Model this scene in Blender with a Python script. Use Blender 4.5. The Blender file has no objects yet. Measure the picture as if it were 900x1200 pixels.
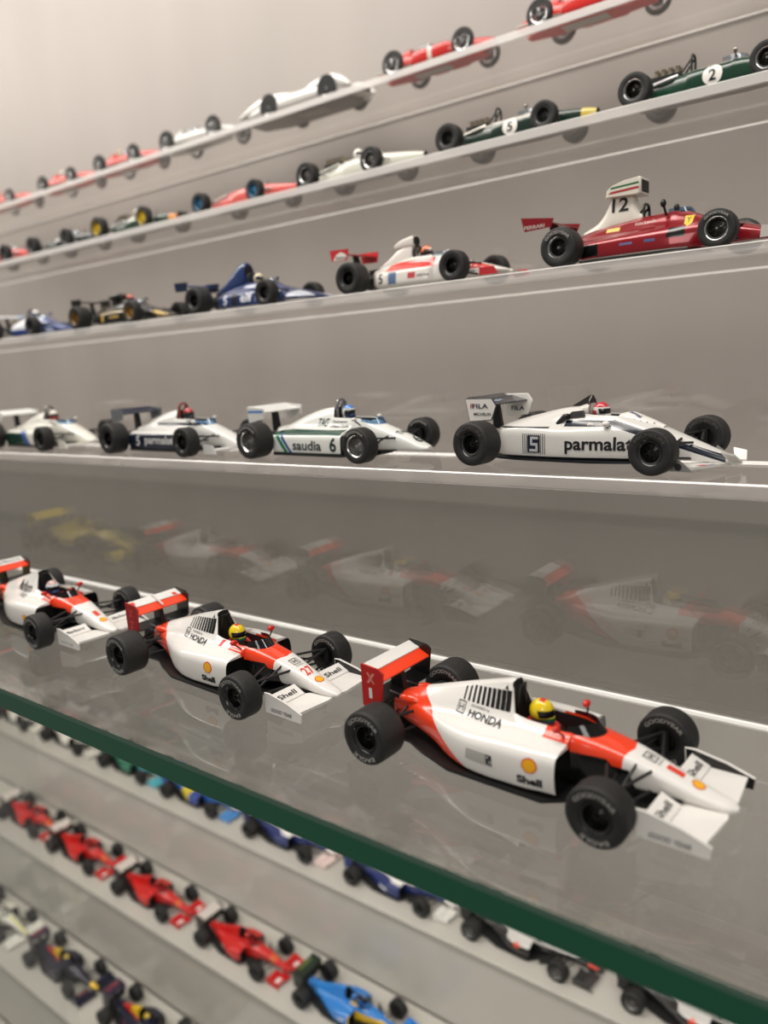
import bpy, bmesh, math, random
import numpy as np
from mathutils import Vector, Matrix
from mathutils.bvhtree import BVHTree

random.seed(7)
SC = bpy.context.scene
COL = SC.collection
MM = 0.001
ORG = Vector((0.0, 0.0, 1.40))          # the camera stands here; every layout figure below is in mm from it


def at(x, y, z):
    return ORG + Vector((x, y, z)) * MM


# ------------------------------------------------------------------ camera, world, light, exposure
YAW, PITCH, ROLL, FPX = 0.665703, 0.193187, 0.064658, 926.97
cy, sy, cp, sp = math.cos(YAW), math.sin(YAW), math.cos(PITCH), math.sin(PITCH)
fwd = Vector((-sy * cp, cy * cp, -sp))
rgt = Vector((cy, sy, 0.0))
dwn = fwd.cross(rgt)
r2 = rgt * math.cos(ROLL) + dwn * math.sin(ROLL)
d2 = dwn * math.cos(ROLL) - rgt * math.sin(ROLL)
cam = bpy.data.cameras.new('camera')
cam.sensor_fit = 'VERTICAL'
cam.sensor_height = 36.0
cam.lens = FPX / 1200.0 * 36.0
cam.clip_start = 0.005
cam.clip_end = 30.0
cam.dof.use_dof = True
cam.dof.focus_distance = 0.262
cam.dof.aperture_fstop = cam.lens / 2.9
camo = bpy.data.objects.new('camera', cam)
COL.objects.link(camo)
m = Matrix((r2, -d2, -fwd)).transposed().to_4x4()
m.translation = ORG
camo.matrix_world = m
SC.camera = camo

world = bpy.data.worlds.new('room')
SC.world = world
world.use_nodes = True
bg = world.node_tree.nodes['Background']
bg.inputs[0].default_value = (1.0, 0.93, 0.85, 1)
bg.inputs[1].default_value = 0.19


def area(name, loc, target, sx, sz, watts, color):
    l = bpy.data.lights.new(name, 'AREA')
    l.shape = 'RECTANGLE'
    l.size, l.size_y = sx * MM, sz * MM
    l.energy = watts
    l.color = color
    o = bpy.data.objects.new(name, l)
    COL.objects.link(o)
    o.location = at(*loc)
    o.rotation_euler = (at(*target) - o.location).to_track_quat('-Z', 'Y').to_euler()
    return o


area('ceiling_light_strip', (-380, 60, 820), (-360, 330, 0), 2000, 160, 7.2, (1.0, 0.955, 0.90))
area('case_light_strip', (-900, 150, 520), (-900, 494, 110), 1800, 260, 5.2, (1.0, 0.94, 0.86))
area('lower_fill_light', (-560, 136, -140), (-600, 285, -500), 1500, 24, 2.0, (1.0, 0.96, 0.90))  # unseen fill added under the glass shelf to brighten the lower rows
area('room_fill_light', (300, -1000, 500), (-250, 250, -250), 700, 500, 3.8, (1.0, 0.95, 0.90))  # added unseen frontal fill for faces turned towards the camera
vs = SC.view_settings
vs.view_transform = 'Standard'
vs.look = 'None'
vs.gamma = 1.0
vs.use_curve_mapping = False
vs.exposure = 0.12
try:
    SC.cycles.use_denoising = True
    SC.cycles.transparent_max_bounces = 48
    SC.cycles.max_bounces = 10
    SC.cycles.glossy_bounces = 5
    SC.cycles.sample_clamp_indirect = 4.0
except Exception:
    pass


# ------------------------------------------------------------------ materials
def lin(h):
    if isinstance(h, str):
        h = h.lstrip('#')
        c = [int(h[i:i + 2], 16) / 255 for i in (0, 2, 4)]
        return tuple(x / 12.92 if x <= .04045 else ((x + .055) / 1.055) ** 2.4 for x in c)
    return h


MATS = {}


def paint(color, rough=0.28, metal=0.0, regions=(), coat=0.0):
    """Car paint; regions are (colour, [half spaces]) painted over the base, a half space is (a,b,c,d): a*x+b*|y|+c*z+d > 0 in mm."""
    key = (str(color), rough, metal, str(regions), coat)
    if key in MATS:
        return MATS[key]
    mt = bpy.data.materials.new('paint')
    mt.use_nodes = True
    nt = mt.node_tree
    b = nt.nodes['Principled BSDF']
    b.inputs['Base Color'].default_value = (*lin(color), 1)
    b.inputs['Roughness'].default_value = rough
    b.inputs['Metallic'].default_value = metal
    b.inputs['Coat Weight'].default_value = coat
    if regions:
        tc = nt.nodes.new('ShaderNodeTexCoord')
        se = nt.nodes.new('ShaderNodeSeparateXYZ')
        nt.links.new(tc.outputs['Object'], se.inputs[0])
        ab = nt.nodes.new('ShaderNodeMath')
        ab.operation = 'ABSOLUTE'
        nt.links.new(se.outputs[1], ab.inputs[0])
        co = nt.nodes.new('ShaderNodeCombineXYZ')
        nt.links.new(se.outputs[0], co.inputs[0])
        nt.links.new(ab.outputs[0], co.inputs[1])
        nt.links.new(se.outputs[2], co.inputs[2])
        prev = None
        for colr, hs in regions:
            fac = None
            for (a, bb, c, d) in hs:
                dt = nt.nodes.new('ShaderNodeVectorMath')
                dt.operation = 'DOT_PRODUCT'
                dt.inputs[1].default_value = (a * 1000, bb * 1000, c * 1000)
                nt.links.new(co.outputs[0], dt.inputs[0])
                gt = nt.nodes.new('ShaderNodeMath')
                gt.operation = 'GREATER_THAN'
                gt.inputs[1].default_value = -d
                nt.links.new(dt.outputs['Value'], gt.inputs[0])
                if fac is None:
                    fac = gt.outputs[0]
                else:
                    mu = nt.nodes.new('ShaderNodeMath')
                    mu.operation = 'MULTIPLY'
                    nt.links.new(fac, mu.inputs[0])
                    nt.links.new(gt.outputs[0], mu.inputs[1])
                    fac = mu.outputs[0]
            mx = nt.nodes.new('ShaderNodeMix')
            mx.data_type = 'RGBA'
            nt.links.new(fac, mx.inputs[0])
            if prev is None:
                mx.inputs[6].default_value = (*lin(color), 1)
            else:
                nt.links.new(prev, mx.inputs[6])
            mx.inputs[7].default_value = (*lin(colr), 1)
            prev = mx.outputs[2]
        nt.links.new(prev, b.inputs['Base Color'])
    MATS[key] = mt
    return mt


def sheet(name, tint, f0=0.045, rough=0.0, body=0.0, body_col=(0.6, 0.6, 0.6), graze=0.85):
    """A thin clear sheet: what is behind shows through, with a mirror image that grows towards grazing angles."""
    mt = bpy.data.materials.new(name)
    mt.use_nodes = True
    nt = mt.node_tree
    nt.nodes.clear()
    out = nt.nodes.new('ShaderNodeOutputMaterial')
    tr = nt.nodes.new('ShaderNodeBsdfTransparent')
    tr.inputs[0].default_value = (*tint, 1)
    gl = nt.nodes.new('ShaderNodeBsdfGlossy')
    gl.inputs['Roughness'].default_value = rough
    gl.inputs[0].default_value = (1, 1, 1, 1)
    lw = nt.nodes.new('ShaderNodeLayerWeight')
    lw.inputs[0].default_value = 0.5
    pw = nt.nodes.new('ShaderNodeMath')
    pw.operation = 'POWER'
    pw.inputs[1].default_value = 5
    nt.links.new(lw.outputs['Facing'], pw.inputs[0])
    ma = nt.nodes.new('ShaderNodeMath')
    ma.operation = 'MULTIPLY_ADD'
    ma.inputs[1].default_value = graze
    ma.inputs[2].default_value = f0
    nt.links.new(pw.outputs[0], ma.inputs[0])
    base = tr.outputs[0]
    if body > 0:
        df = nt.nodes.new('ShaderNodeBsdfDiffuse')
        df.inputs[0].default_value = (*body_col, 1)
        m0 = nt.nodes.new('ShaderNodeMixShader')
        m0.inputs[0].default_value = body
        nt.links.new(base, m0.inputs[1])
        nt.links.new(df.outputs[0], m0.inputs[2])
        base = m0.outputs[0]
    mx = nt.nodes.new('ShaderNodeMixShader')
    nt.links.new(ma.outputs[0], mx.inputs[0])
    nt.links.new(base, mx.inputs[1])
    nt.links.new(gl.outputs[0], mx.inputs[2])
    nt.links.new(mx.outputs[0], out.inputs[0])
    return mt


def surface(name, c1, c2, rough, scale, bump=0.0, stretch=(1, 1, 1), spec=0.5):
    """Grey panel stock: two close tones mottled by noise, satin gloss."""
    mt = bpy.data.materials.new(name)
    mt.use_nodes = True
    nt = mt.node_tree
    b = nt.nodes['Principled BSDF']
    b.inputs['Roughness'].default_value = rough
    b.inputs['Specular IOR Level'].default_value = spec
    tc = nt.nodes.new('ShaderNodeTexCoord')
    mp = nt.nodes.new('ShaderNodeMapping')
    mp.inputs['Scale'].default_value = stretch
    nz = nt.nodes.new('ShaderNodeTexNoise')
    nz.inputs['Scale'].default_value = scale
    nz.inputs['Detail'].default_value = 5
    rp = nt.nodes.new('ShaderNodeValToRGB')
    rp.color_ramp.elements[0].color = (*lin(c1), 1)
    rp.color_ramp.elements[1].color = (*lin(c2), 1)
    rp.color_ramp.elements[0].position = 0.3
    rp.color_ramp.elements[1].position = 0.7
    nt.links.new(tc.outputs['Object'], mp.inputs[0])
    nt.links.new(mp.outputs[0], nz.inputs['Vector'])
    nt.links.new(nz.outputs[0], rp.inputs[0])
    nt.links.new(rp.outputs[0], b.inputs['Base Color'])
    if bump:
        bp = nt.nodes.new('ShaderNodeBump')
        bp.inputs['Strength'].default_value = bump
        bp.inputs['Distance'].default_value = 0.0005
        nt.links.new(nz.outputs[0], bp.inputs['Height'])
        nt.links.new(bp.outputs[0], b.inputs['Normal'])
    return mt


def rubber():
    if 'rubber' not in MATS:
        MATS['rubber'] = surface('tyre_rubber', '#181717', '#242322', 0.62, 900, 0.15)
    return MATS['rubber']


BLK = paint('#121212', 0.35)
SATIN = paint('#1b1b1c', 0.5)
DARK = paint('#070707', 0.6)
WHITE = paint('#e9e6e1', 0.25, coat=.4)
SILV = paint('#c9c9c9', 0.22, 1.0)
GREY = paint('#77777a', 0.35, 0.6)
SMOKE = sheet('smoked_screen', (0.10, 0.10, 0.11), 0.07)
CLEARSCREEN = sheet('clear_screen', (0.75, 0.82, 0.88), 0.06)
BLUESCREEN = sheet('blue_screen', (0.5, 0.64, 0.78), 0.06)


# ------------------------------------------------------------------ mesh building
class MB:
    def __init__(s):
        s.v, s.f, s.m = [], [], []

    def add(s, v, f, mat=0):
        o = len(s.v)
        s.v += [tuple(map(float, p)) for p in v]
        s.f += [tuple(i + o for i in q) for q in f]
        s.m += [mat] * len(f) if isinstance(mat, int) else list(mat)
        return s

    def box(s, c, d, mat=0, M=None):
        x, y, z = (k / 2 for k in d)
        v = [Vector((a * x, b * y, e * z)) for a in (-1, 1) for b in (-1, 1) for e in (-1, 1)]
        if M:
            v = [M @ p for p in v]
        v = [p + Vector(c) for p in v]
        return s.add(v, [(0, 1, 3, 2), (4, 6, 7, 5), (0, 4, 5, 1), (2, 3, 7, 6), (0, 2, 6, 4), (1, 5, 7, 3)], mat)

    def tube(s, pts, r, n=8, mat=0, r2=None):
        pts = [Vector(p) for p in pts]
        N = len(pts)
        v, f = [], []
        up = None
        for i, p in enumerate(pts):
            t = (pts[min(i + 1, N - 1)] - pts[max(i - 1, 0)]).normalized()
            if up is None:
                up = Vector((0, 0, 1)) if abs(t.z) < .9 else Vector((1, 0, 0))
            a = t.cross(up).normalized()
            b = a.cross(t).normalized()
            up = b
            rr = r if r2 is None else r + (r2 - r) * i / (N - 1)
            for k in range(n):
                an = 2 * math.pi * k / n
                v.append(p + a * math.cos(an) * rr + b * math.sin(an) * rr)
        for i in range(N - 1):
            for k in range(n):
                f.append((i * n + k, i * n + (k + 1) % n, (i + 1) * n + (k + 1) % n, (i + 1) * n + k))
        f.append(tuple(range(n))[::-1])
        f.append(tuple((N - 1) * n + k for k in range(n)))
        return s.add(v, f, mat)

    def lathe(s, prof, n=32, axis='y', c=(0, 0, 0), mat=0, mats=None):
        """prof: (radius, position along the axis)."""
        v, f, ms = [], [], []
        for (r, p) in prof:
            for k in range(n):
                a = 2 * math.pi * k / n
                q = (r * math.cos(a), p, r * math.sin(a)) if axis == 'y' else (p, r * math.cos(a), r * math.sin(a)) if axis == 'x' else (r * math.cos(a), r * math.sin(a), p)
                v.append((q[0] + c[0], q[1] + c[1], q[2] + c[2]))
        for i in range(len(prof) - 1):
            for k in range(n):
                f.append((i * n + k, i * n + (k + 1) % n, (i + 1) * n + (k + 1) % n, (i + 1) * n + k))
                ms.append(mats[i] if mats else mat)
        return s.add(v, f, ms)

    def prism(s, poly, plane, lo, hi, mat=0):
        """Extrude a 2-D outline: plane 'xz' along y, 'xy' along z, 'yz' along x."""
        n = len(poly)
        g = {'xz': lambda a, b, c: (a, c, b), 'xy': lambda a, b, c: (a, b, c), 'yz': lambda a, b, c: (c, a, b)}[plane]
        v = [g(a, b, lo) for a, b in poly] + [g(a, b, hi) for a, b in poly]
        f = [tuple(range(n))[::-1], tuple(range(n, 2 * n))]
        f += [(i, (i + 1) % n, n + (i + 1) % n, n + i) for i in range(n)]
        return s.add(v, f, mat)

    def ball(s, c, r, mat=0, n=18, k=12):
        v, f = [], []
        for i in range(k + 1):
            t = math.pi * i / k
            for j in range(n):
                a = 2 * math.pi * j / n
                v.append((c[0] + r[0] * math.sin(t) * math.cos(a), c[1] + r[1] * math.sin(t) * math.sin(a), c[2] + r[2] * math.cos(t)))
        for i in range(k):
            for j in range(n):
                f.append((i * n + j, (i + 1) * n + j, (i + 1) * n + (j + 1) % n, i * n + (j + 1) % n))
        return s.add(v, f, mat)

    def mesh(s, name, mats, angle=35, fixn=True):
        me = bpy.data.meshes.new(name)
        me.from_pydata([(a * MM, b * MM, c * MM) for a, b, c in s.v], [], s.f)
        for q in mats:
            me.materials.append(q)
        me.polygons.foreach_set('material_index', s.m)
        if fixn:
            bm = bmesh.new()
            bm.from_mesh(me)
            bmesh.ops.remove_doubles(bm, verts=bm.verts, dist=1e-7)
            bmesh.ops.recalc_face_normals(bm, faces=bm.faces)
            bm.to_mesh(me)
            bm.free()
        me.polygons.foreach_set('use_smooth', [True] * len(me.polygons))
        if angle is not None:
            me.set_sharp_from_angle(angle=math.radians(angle))
        me.update()
        return me

    def build(s, name, mats, parent=None, angle=35, loc=None):
        if not isinstance(mats, (list, tuple)):
            mats = [mats]
        o = bpy.data.objects.new(name, s.mesh(name, mats, angle))
        COL.objects.link(o)
        if parent is not None:
            o.parent = parent
        if loc:
            o.location = Vector(loc) * MM
        return o

    def bvh(s):
        return BVHTree.FromPolygons([Vector(p) for p in s.v], s.f)


def empty(name, loc=(0, 0, 0)):
    o = bpy.data.objects.new(name, None)
    o.empty_display_size = 0.01
    COL.objects.link(o)
    o.location = loc
    return o


def kids(o):
    return [c for c in o.children]


def copy_tree(o, parent=None):
    c = o.copy()
    COL.objects.link(c)
    if parent is not None:
        c.parent = parent
        c.matrix_parent_inverse = o.matrix_parent_inverse.copy()
    for ch in kids(o):
        copy_tree(ch, c)
    return c


def pchip(xs, ys, q):
    xs = np.asarray(xs, float)
    ys = np.asarray(ys, float)
    h = np.diff(xs)
    d = np.diff(ys, axis=0) / h[:, None]
    n = len(xs)
    mm = np.zeros_like(ys)
    for i in range(1, n - 1):
        a, b = d[i - 1], d[i]
        w1, w2 = 2 * h[i] + h[i - 1], h[i] + 2 * h[i - 1]
        with np.errstate(divide='ignore', invalid='ignore'):
            hm = (w1 + w2) / (w1 / a + w2 / b)
        mm[i] = np.where(a * b > 0, np.nan_to_num(hm), 0)
    mm[0], mm[-1] = d[0], d[-1]
    k = np.clip(np.searchsorted(xs, q, 'right') - 1, 0, n - 2)
    t = ((q - xs[k]) / h[k])[:, None]
    H = h[k][:, None]
    return (2 * t ** 3 - 3 * t ** 2 + 1) * ys[k] + (t ** 3 - 2 * t ** 2 + t) * H * mm[k] + (-2 * t ** 3 + 3 * t ** 2) * ys[k + 1] + (t ** 3 - t ** 2) * H * mm[k + 1]


def S(x, w, zb, zt, n=2.6, nb=4.0, wc=2.5, d=0.0, tw=1.0, zm=0.5):
    """One body section: (x, half outline from bottom centre to top centre). wc/d: half width and depth of a cockpit opening."""
    zc = zb + (zt - zb) * zm
    p = [(0, zb)]
    for a in (66, 42, 18):
        a = math.radians(a)
        p.append((w * math.cos(a) ** (2 / nb), zc - (zc - zb) * math.sin(a) ** (2 / nb)))
    wc = min(wc, w * .9)

    def top(y):
        c = min(1, (y / w)) ** (n / 2)
        return zc + (zt - zc) * max(0.0, 1 - c * c) ** (1 / n)
    for a in (0, 22, 44, 66):
        a = math.radians(a)
        y = max(w * math.cos(a) ** (2 / n), wc)
        p.append((y, top(y) if a else zc))
    zr = top(wc)
    if d > 0:
        p += [(wc, zr), (wc, zr), (wc * .88, zr - d), (0, zr - d)]
    else:
        p += [(wc, zr), (wc, zr), (wc * .5, top(wc * .5)), (0, zt)]
    p = [(y * (1 + (tw - 1) * max(0, (z - zb) / (zt - zb))), z) for y, z in p]
    return (x, p, d > 0)


def chaikin(P, it):
    for _ in range(it):
        a = P[:, :-1] * .75 + P[:, 1:] * .25
        b = P[:, :-1] * .25 + P[:, 1:] * .75
        mid = np.stack([a, b], 2).reshape(P.shape[0], -1, P.shape[2])
        P = np.concatenate([P[:, :1], mid, P[:, -1:]], 1)
    return P


def loft(secs, it=2, sub=4, y0=0.0, mb=None, inner=True, mat=0, imat=1, half=None):
    """Loft body sections along x into a closed mirrored skin; cockpit floors get material imat."""
    mb = mb or MB()
    xs = [s[0] for s in secs]
    A = np.array([s[1] for s in secs], float)
    K = A.shape[1]
    q = []
    for i in range(len(xs) - 1):
        k = sub if xs[i + 1] - xs[i] > 2.2 else 1
        q += [xs[i] + (xs[i + 1] - xs[i]) * j / k for j in range(k)]
    q.append(xs[-1])
    q = np.array(q)
    B = pchip(xs, A.reshape(len(xs), -1), q).reshape(len(q), K, 2)
    isd = np.array([1.0 if s[2] else 0.0 for s in secs])
    dd = np.interp(q, xs, isd)
    B = chaikin(B, it)
    C = B.shape[1]
    ring = 2 * C - 2
    v, f, ms = [], [], []
    first_inner = C - int(2.9 * (2 ** it))
    for i, x in enumerate(q):
        for j in range(C):
            v.append((x, y0 - B[i, j, 0], B[i, j, 1]))
        for j in range(C - 2, 0, -1):
            v.append((x, y0 + B[i, j, 0], B[i, j, 1]))
    for i in range(len(q) - 1):
        for j in range(ring):
            f.append((i * ring + j, i * ring + (j + 1) % ring, (i + 1) * ring + (j + 1) % ring, (i + 1) * ring + j))
            jj = j if j < C - 1 else ring - 1 - j
            ms.append(imat if inner and dd[i] + dd[i + 1] > 0.9 and jj >= first_inner else mat)
    for i in (0, len(q) - 1):
        c = len(v)
        zc = sum(p[2] for p in v[i * ring:(i + 1) * ring]) / ring
        v.append((q[i], y0, zc))
        for j in range(ring):
            f.append((c, i * ring + j, i * ring + (j + 1) % ring))
            ms.append(mat)
    mb.add(v, f, ms)
    return mb


# ------------------------------------------------------------------ lettering
TXT = {}


def text2d(s, bold):
    key = (s, bold)
    if key not in TXT:
        cu = bpy.data.curves.new('text', 'FONT')
        cu.body = s
        cu.size = 1.0
        cu.offset = bold
        cu.resolution_u = 3
        o = bpy.data.objects.new('text', cu)
        me = o.to_mesh()
        bm = bmesh.new()
        bm.from_mesh(me)
        bmesh.ops.remove_doubles(bm, verts=bm.verts, dist=1e-4)
        bmesh.ops.triangulate(bm, faces=bm.faces)
        for _ in range(2):
            le = [e for e in bm.edges if e.calc_length() > .22]
            if le:
                bmesh.ops.subdivide_edges(bm, edges=le, cuts=1)
                bmesh.ops.triangulate(bm, faces=bm.faces)
        V = np.array([(p.co.x, p.co.y) for p in bm.verts])
        F = [tuple(q.index for q in p.verts) for p in bm.faces]
        bm.free()
        o.to_mesh_clear()
        bpy.data.objects.remove(o)
        bpy.data.curves.remove(cu)
        lo, hi = V.min(0), V.max(0)
        TXT[key] = ((V - lo) / (hi - lo) - .5, F)
    return TXT[key]


def poly2d(pts):
    """A flat outline in its own units, triangulated finely enough to follow a curved panel."""
    bm = bmesh.new()
    vs_ = [bm.verts.new((a, b, 0)) for a, b in pts]
    bm.faces.new(vs_)
    bmesh.ops.triangulate(bm, faces=bm.faces)
    sz = max(max(p[0] for p in pts) - min(p[0] for p in pts), max(p[1] for p in pts) - min(p[1] for p in pts))
    for _ in range(3):
        le = [e for e in bm.edges if e.calc_length() > sz / 6]
        if le:
            bmesh.ops.subdivide_edges(bm, edges=le, cuts=1)
            bmesh.ops.triangulate(bm, faces=bm.faces)
    V = np.array([(p.co.x, p.co.y) for p in bm.verts])
    F = [tuple(q.index for q in p.verts) for p in bm.faces]
    bm.free()
    return V, F


DIRS = {'R': (Vector((1, 0, 0)), Vector((0, 0, 1)), Vector((0, 1, 0))),      # read from the car's right side
        'L': (Vector((-1, 0, 0)), Vector((0, 0, 1)), Vector((0, -1, 0))),
        'T': (Vector((1, 0, 0)), Vector((0, 1, 0)), Vector((0, 0, -1))),     # top, read from the right side
        'F': (Vector((0, 1, 0)), Vector((-1, 0, 0)), Vector((0, 0, -1))),    # top, read from the front
        'B': (Vector((0, -1, 0)), Vector((0, 0, 1)), Vector((1, 0, 0)))}     # read from behind


def stick(V, F, tree, side, center, rot=0.0, shear=0.0, lift=0.07):
    """Lay a flat drawing (mm) on the skin held in tree; returns verts, faces."""
    u, w, d = DIRS[side]
    c, s_ = math.cos(rot), math.sin(rot)
    out, ok = [], []
    base = Vector((center[0], 0, center[1])) if side in 'RL' else Vector((0, center[0], center[1])) if side == 'B' else Vector((center[0], center[1], 0))
    last = None
    for a, b in V:
        a = a + shear * b
        a, b = a * c - b * s_, a * s_ + b * c
        o = base + u * a + w * b - d * 120
        h = tree.ray_cast(o, d) if tree else (None, None, None, None)
        if h[0] is None:
            out.append(None)
        else:
            last = (h[0] - o).length
            out.append(h[0] - d * lift)
        ok.append(h[0] is not None)
    if not any(ok):
        return None
    F2 = [q for q in F if all(ok[i] for i in q)]
    out = [p if p is not None else Vector((0, 0, 0)) for p in out]
    return out, F2


# ------------------------------------------------------------------ the setting and the shelves
X0, X1 = -1500.0, 420.0
STEP = [(227 + 66.5 * k, -40.2 + 70.0 * k) for k in range(4)]      # front edge y and top z of the clear steps, lowest first
GLASS_Z, GLASS_Y = -110.6, 126.0
LOW = [(425, -432), (360, -506), (295, -580), (230, -654)]          # front edge y and top z of the grey steps, highest first
WALL_Y = 494.0

WALLM = surface('wall_panel', '#a59e99', '#aca5a0', 0.42, 14, 0.02, (1, 1, .25), 0.4)
STEPM = surface('step_laminate', '#bbb7af', '#c1bdb5', 0.16, 18, 0, (.3, 1, 1), 0.5)
CLEAR = sheet('clear_acrylic', (0.995, 0.991, 0.986), 0.025, graze=.35)
RISER = sheet('riser_acrylic', (0.995, 0.991, 0.986), 0.035, graze=.6)
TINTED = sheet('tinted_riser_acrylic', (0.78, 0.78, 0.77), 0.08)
GLASS = sheet('shelf_glass', (0.90, 0.91, 0.90), 0.06)
DOORG = sheet('door_glass', (0.98, 0.985, 0.98), 0.02, graze=.4)
EDGES = [sheet('lightened_edge', (0.95, 0.94, 0.93), 0.05, 0.25, q, (0.90, 0.87, 0.84)) for q in (0.28, 0.34, 0.66, 0.72)]  # same sawn edge, brightness painted in: whiter body on higher steps
ARRIS_GLINT = sheet('arris_glint', (0.95, 0.95, 0.95), 0.08, 0.2, 0.62, (0.95, 0.93, 0.90))  # white body paints the highlights along the polished edges
GEDGE = paint('#07543a', 0.32, 0)
GBEV = paint('#1f3a2e', 0.45)
BASEM = surface('base_panel', '#9a958c', '#a29d94', 0.35, 12)


def struct(name, mb, mt, angle=30):
    o = mb.build(name, mt, None, angle, (0, 0, 0))
    o.location = ORG
    o['kind'] = 'structure'
    return o


def panel_box(x0, x1, y0, y1, z0, z1, ch, mats_of):
    """A sheet with chamfered long front edges; mats_of gives material slots for top/bottom, front, chamfer, back, ends."""
    prof = [(y0 + ch, z0), (y1 - 1.1, z0), (y1, z0 + 1.1), (y1, z1), (y0 + ch, z1), (y0, z1 - ch), (y0, z0 + ch)]
    n = 7
    v = [(x0, a, b) for a, b in prof] + [(x1, a, b) for a, b in prof]
    f = [tuple(range(n))[::-1], tuple(range(n, 2 * n))] + [(i, (i + 1) % n, n + (i + 1) % n, n + i) for i in range(n)]
    big, front, cham, back, end = mats_of
    return MB().add(v, f, [end, end, big, back, end, big, cham, front, cham])


struct('wall_back', MB().box(((X0 + X1) / 2, WALL_Y + 10, 50), (X1 - X0, 20, 1900)), WALLM)
struct('floor', MB().box(((X0 + X1) / 2, 300, -905), (X1 - X0, 420, 10)), BASEM)

stand = empty('acrylic_step_stand', at(0, STEP[0][0], GLASS_Z))
stand['label'] = 'clear acrylic stepped stand with four rising shelves above the glass shelf'
stand['category'] = 'display stand'


def onto(o, root):
    """Parent o under root keeping its place (o is built in layout mm)."""
    o.parent = root
    o.location = ORG - root.location
    return o


for k, (y, z) in enumerate(STEP):
    yb = STEP[k + 1][0] if k < 3 else WALL_Y - .5
    t = panel_box(X0, X1, y, yb, z - 4.5, z, .42, (0, 1, 2, 3, 0)).build('step_tread', [CLEAR, EDGES[k], ARRIS_GLINT, ARRIS_GLINT], None, 20)
    onto(t, stand)
    zb = (STEP[k - 1][1] if k else GLASS_Z)
    pr = [(y + 1, zb), (y + 4.5, zb), (y + 4.5, z - 4.5), (y + 1, z - 4.5)]
    r = MB().add([(X0, a, b) for a, b in pr] + [(X1, a, b) for a, b in pr], [(3, 2, 1, 0), (4, 5, 6, 7), (0, 1, 5, 4), (1, 2, 6, 5), (2, 3, 7, 6), (3, 0, 4, 7)], [0, 0, 1, 0, 0, 0]).build('step_riser', [RISER if k else TINTED, RISER if k else ARRIS_GLINT], None, 20)
    onto(r, stand)

foot_highlight = MB().prism([(STEP[0][0] + 1 - 1.1, GLASS_Z), (STEP[0][0] + 1, GLASS_Z), (STEP[0][0] + 1, GLASS_Z + 1.1), (STEP[0][0] + .3, GLASS_Z + .8)], 'yz', X0, X1).build('riser_foot_highlight', [paint('#f4f2ee', .25, coat=.5)], None, 20)  # white strip added as the bright line of light at the riser foot
onto(foot_highlight, stand)
gs = panel_box(X0, X1, GLASS_Y, WALL_Y - .5, GLASS_Z - 8, GLASS_Z, 0.9, (0, 1, 2, 0, 0)).build('glass_shelf', [GLASS, GEDGE, GBEV], None, 20)
gs.location = ORG
gs['label'] = 'thick glass shelf with a dark green front edge under the white and red cars'
gs['category'] = 'shelf'

low = empty('stepped_plinth', at(0, 230, -900))
low['label'] = 'grey glossy stepped plinth holding the cars below the glass shelf'
low['category'] = 'display stand'
for k, (y, z) in enumerate(LOW):
    yb = (LOW[k - 1][0] if k else WALL_Y - .5)
    t = panel_box(X0, X1, y, yb, z - 5, z, .6, (0, 1, 2, 0, 0)).build('step_tread', [STEPM, paint('#a39f97', .3), paint('#7d7a74' if k else '#b9b5ac', .3)], None, 20)
    onto(t, low)
    zb = LOW[k + 1][1] if k < 3 else -900
    r = MB().box(((X0 + X1) / 2, y + 3.5, (z - 5 + zb) / 2), (X1 - X0, 4, z - 5 - zb)).build('step_riser', [STEPM], None, 20)
    onto(r, low)

dp = MB().box(((X0 - 309.6) / 2, 146, -510), (-309.6 - X0, 5, 775)).build('sliding_glass_pane', [DOORG], None, 20)
dp.location = ORG
dp['label'] = 'clear sliding glass pane covering the left end below the glass shelf'
dp['category'] = 'glass pane'


# ------------------------------------------------------------------ model racing cars: shared pieces
def circ(r, n=24, rx=None):
    return [((rx or r) * math.cos(2 * math.pi * k / n), r * math.sin(2 * math.pi * k / n)) for k in range(n)]


def rect(w, h, sh=0.0):
    return [(-w / 2 - sh * h / 2, -h / 2), (w / 2 - sh * h / 2, -h / 2), (w / 2 + sh * h / 2, h / 2), (-w / 2 + sh * h / 2, h / 2)]


WCACHE = {}


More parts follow.
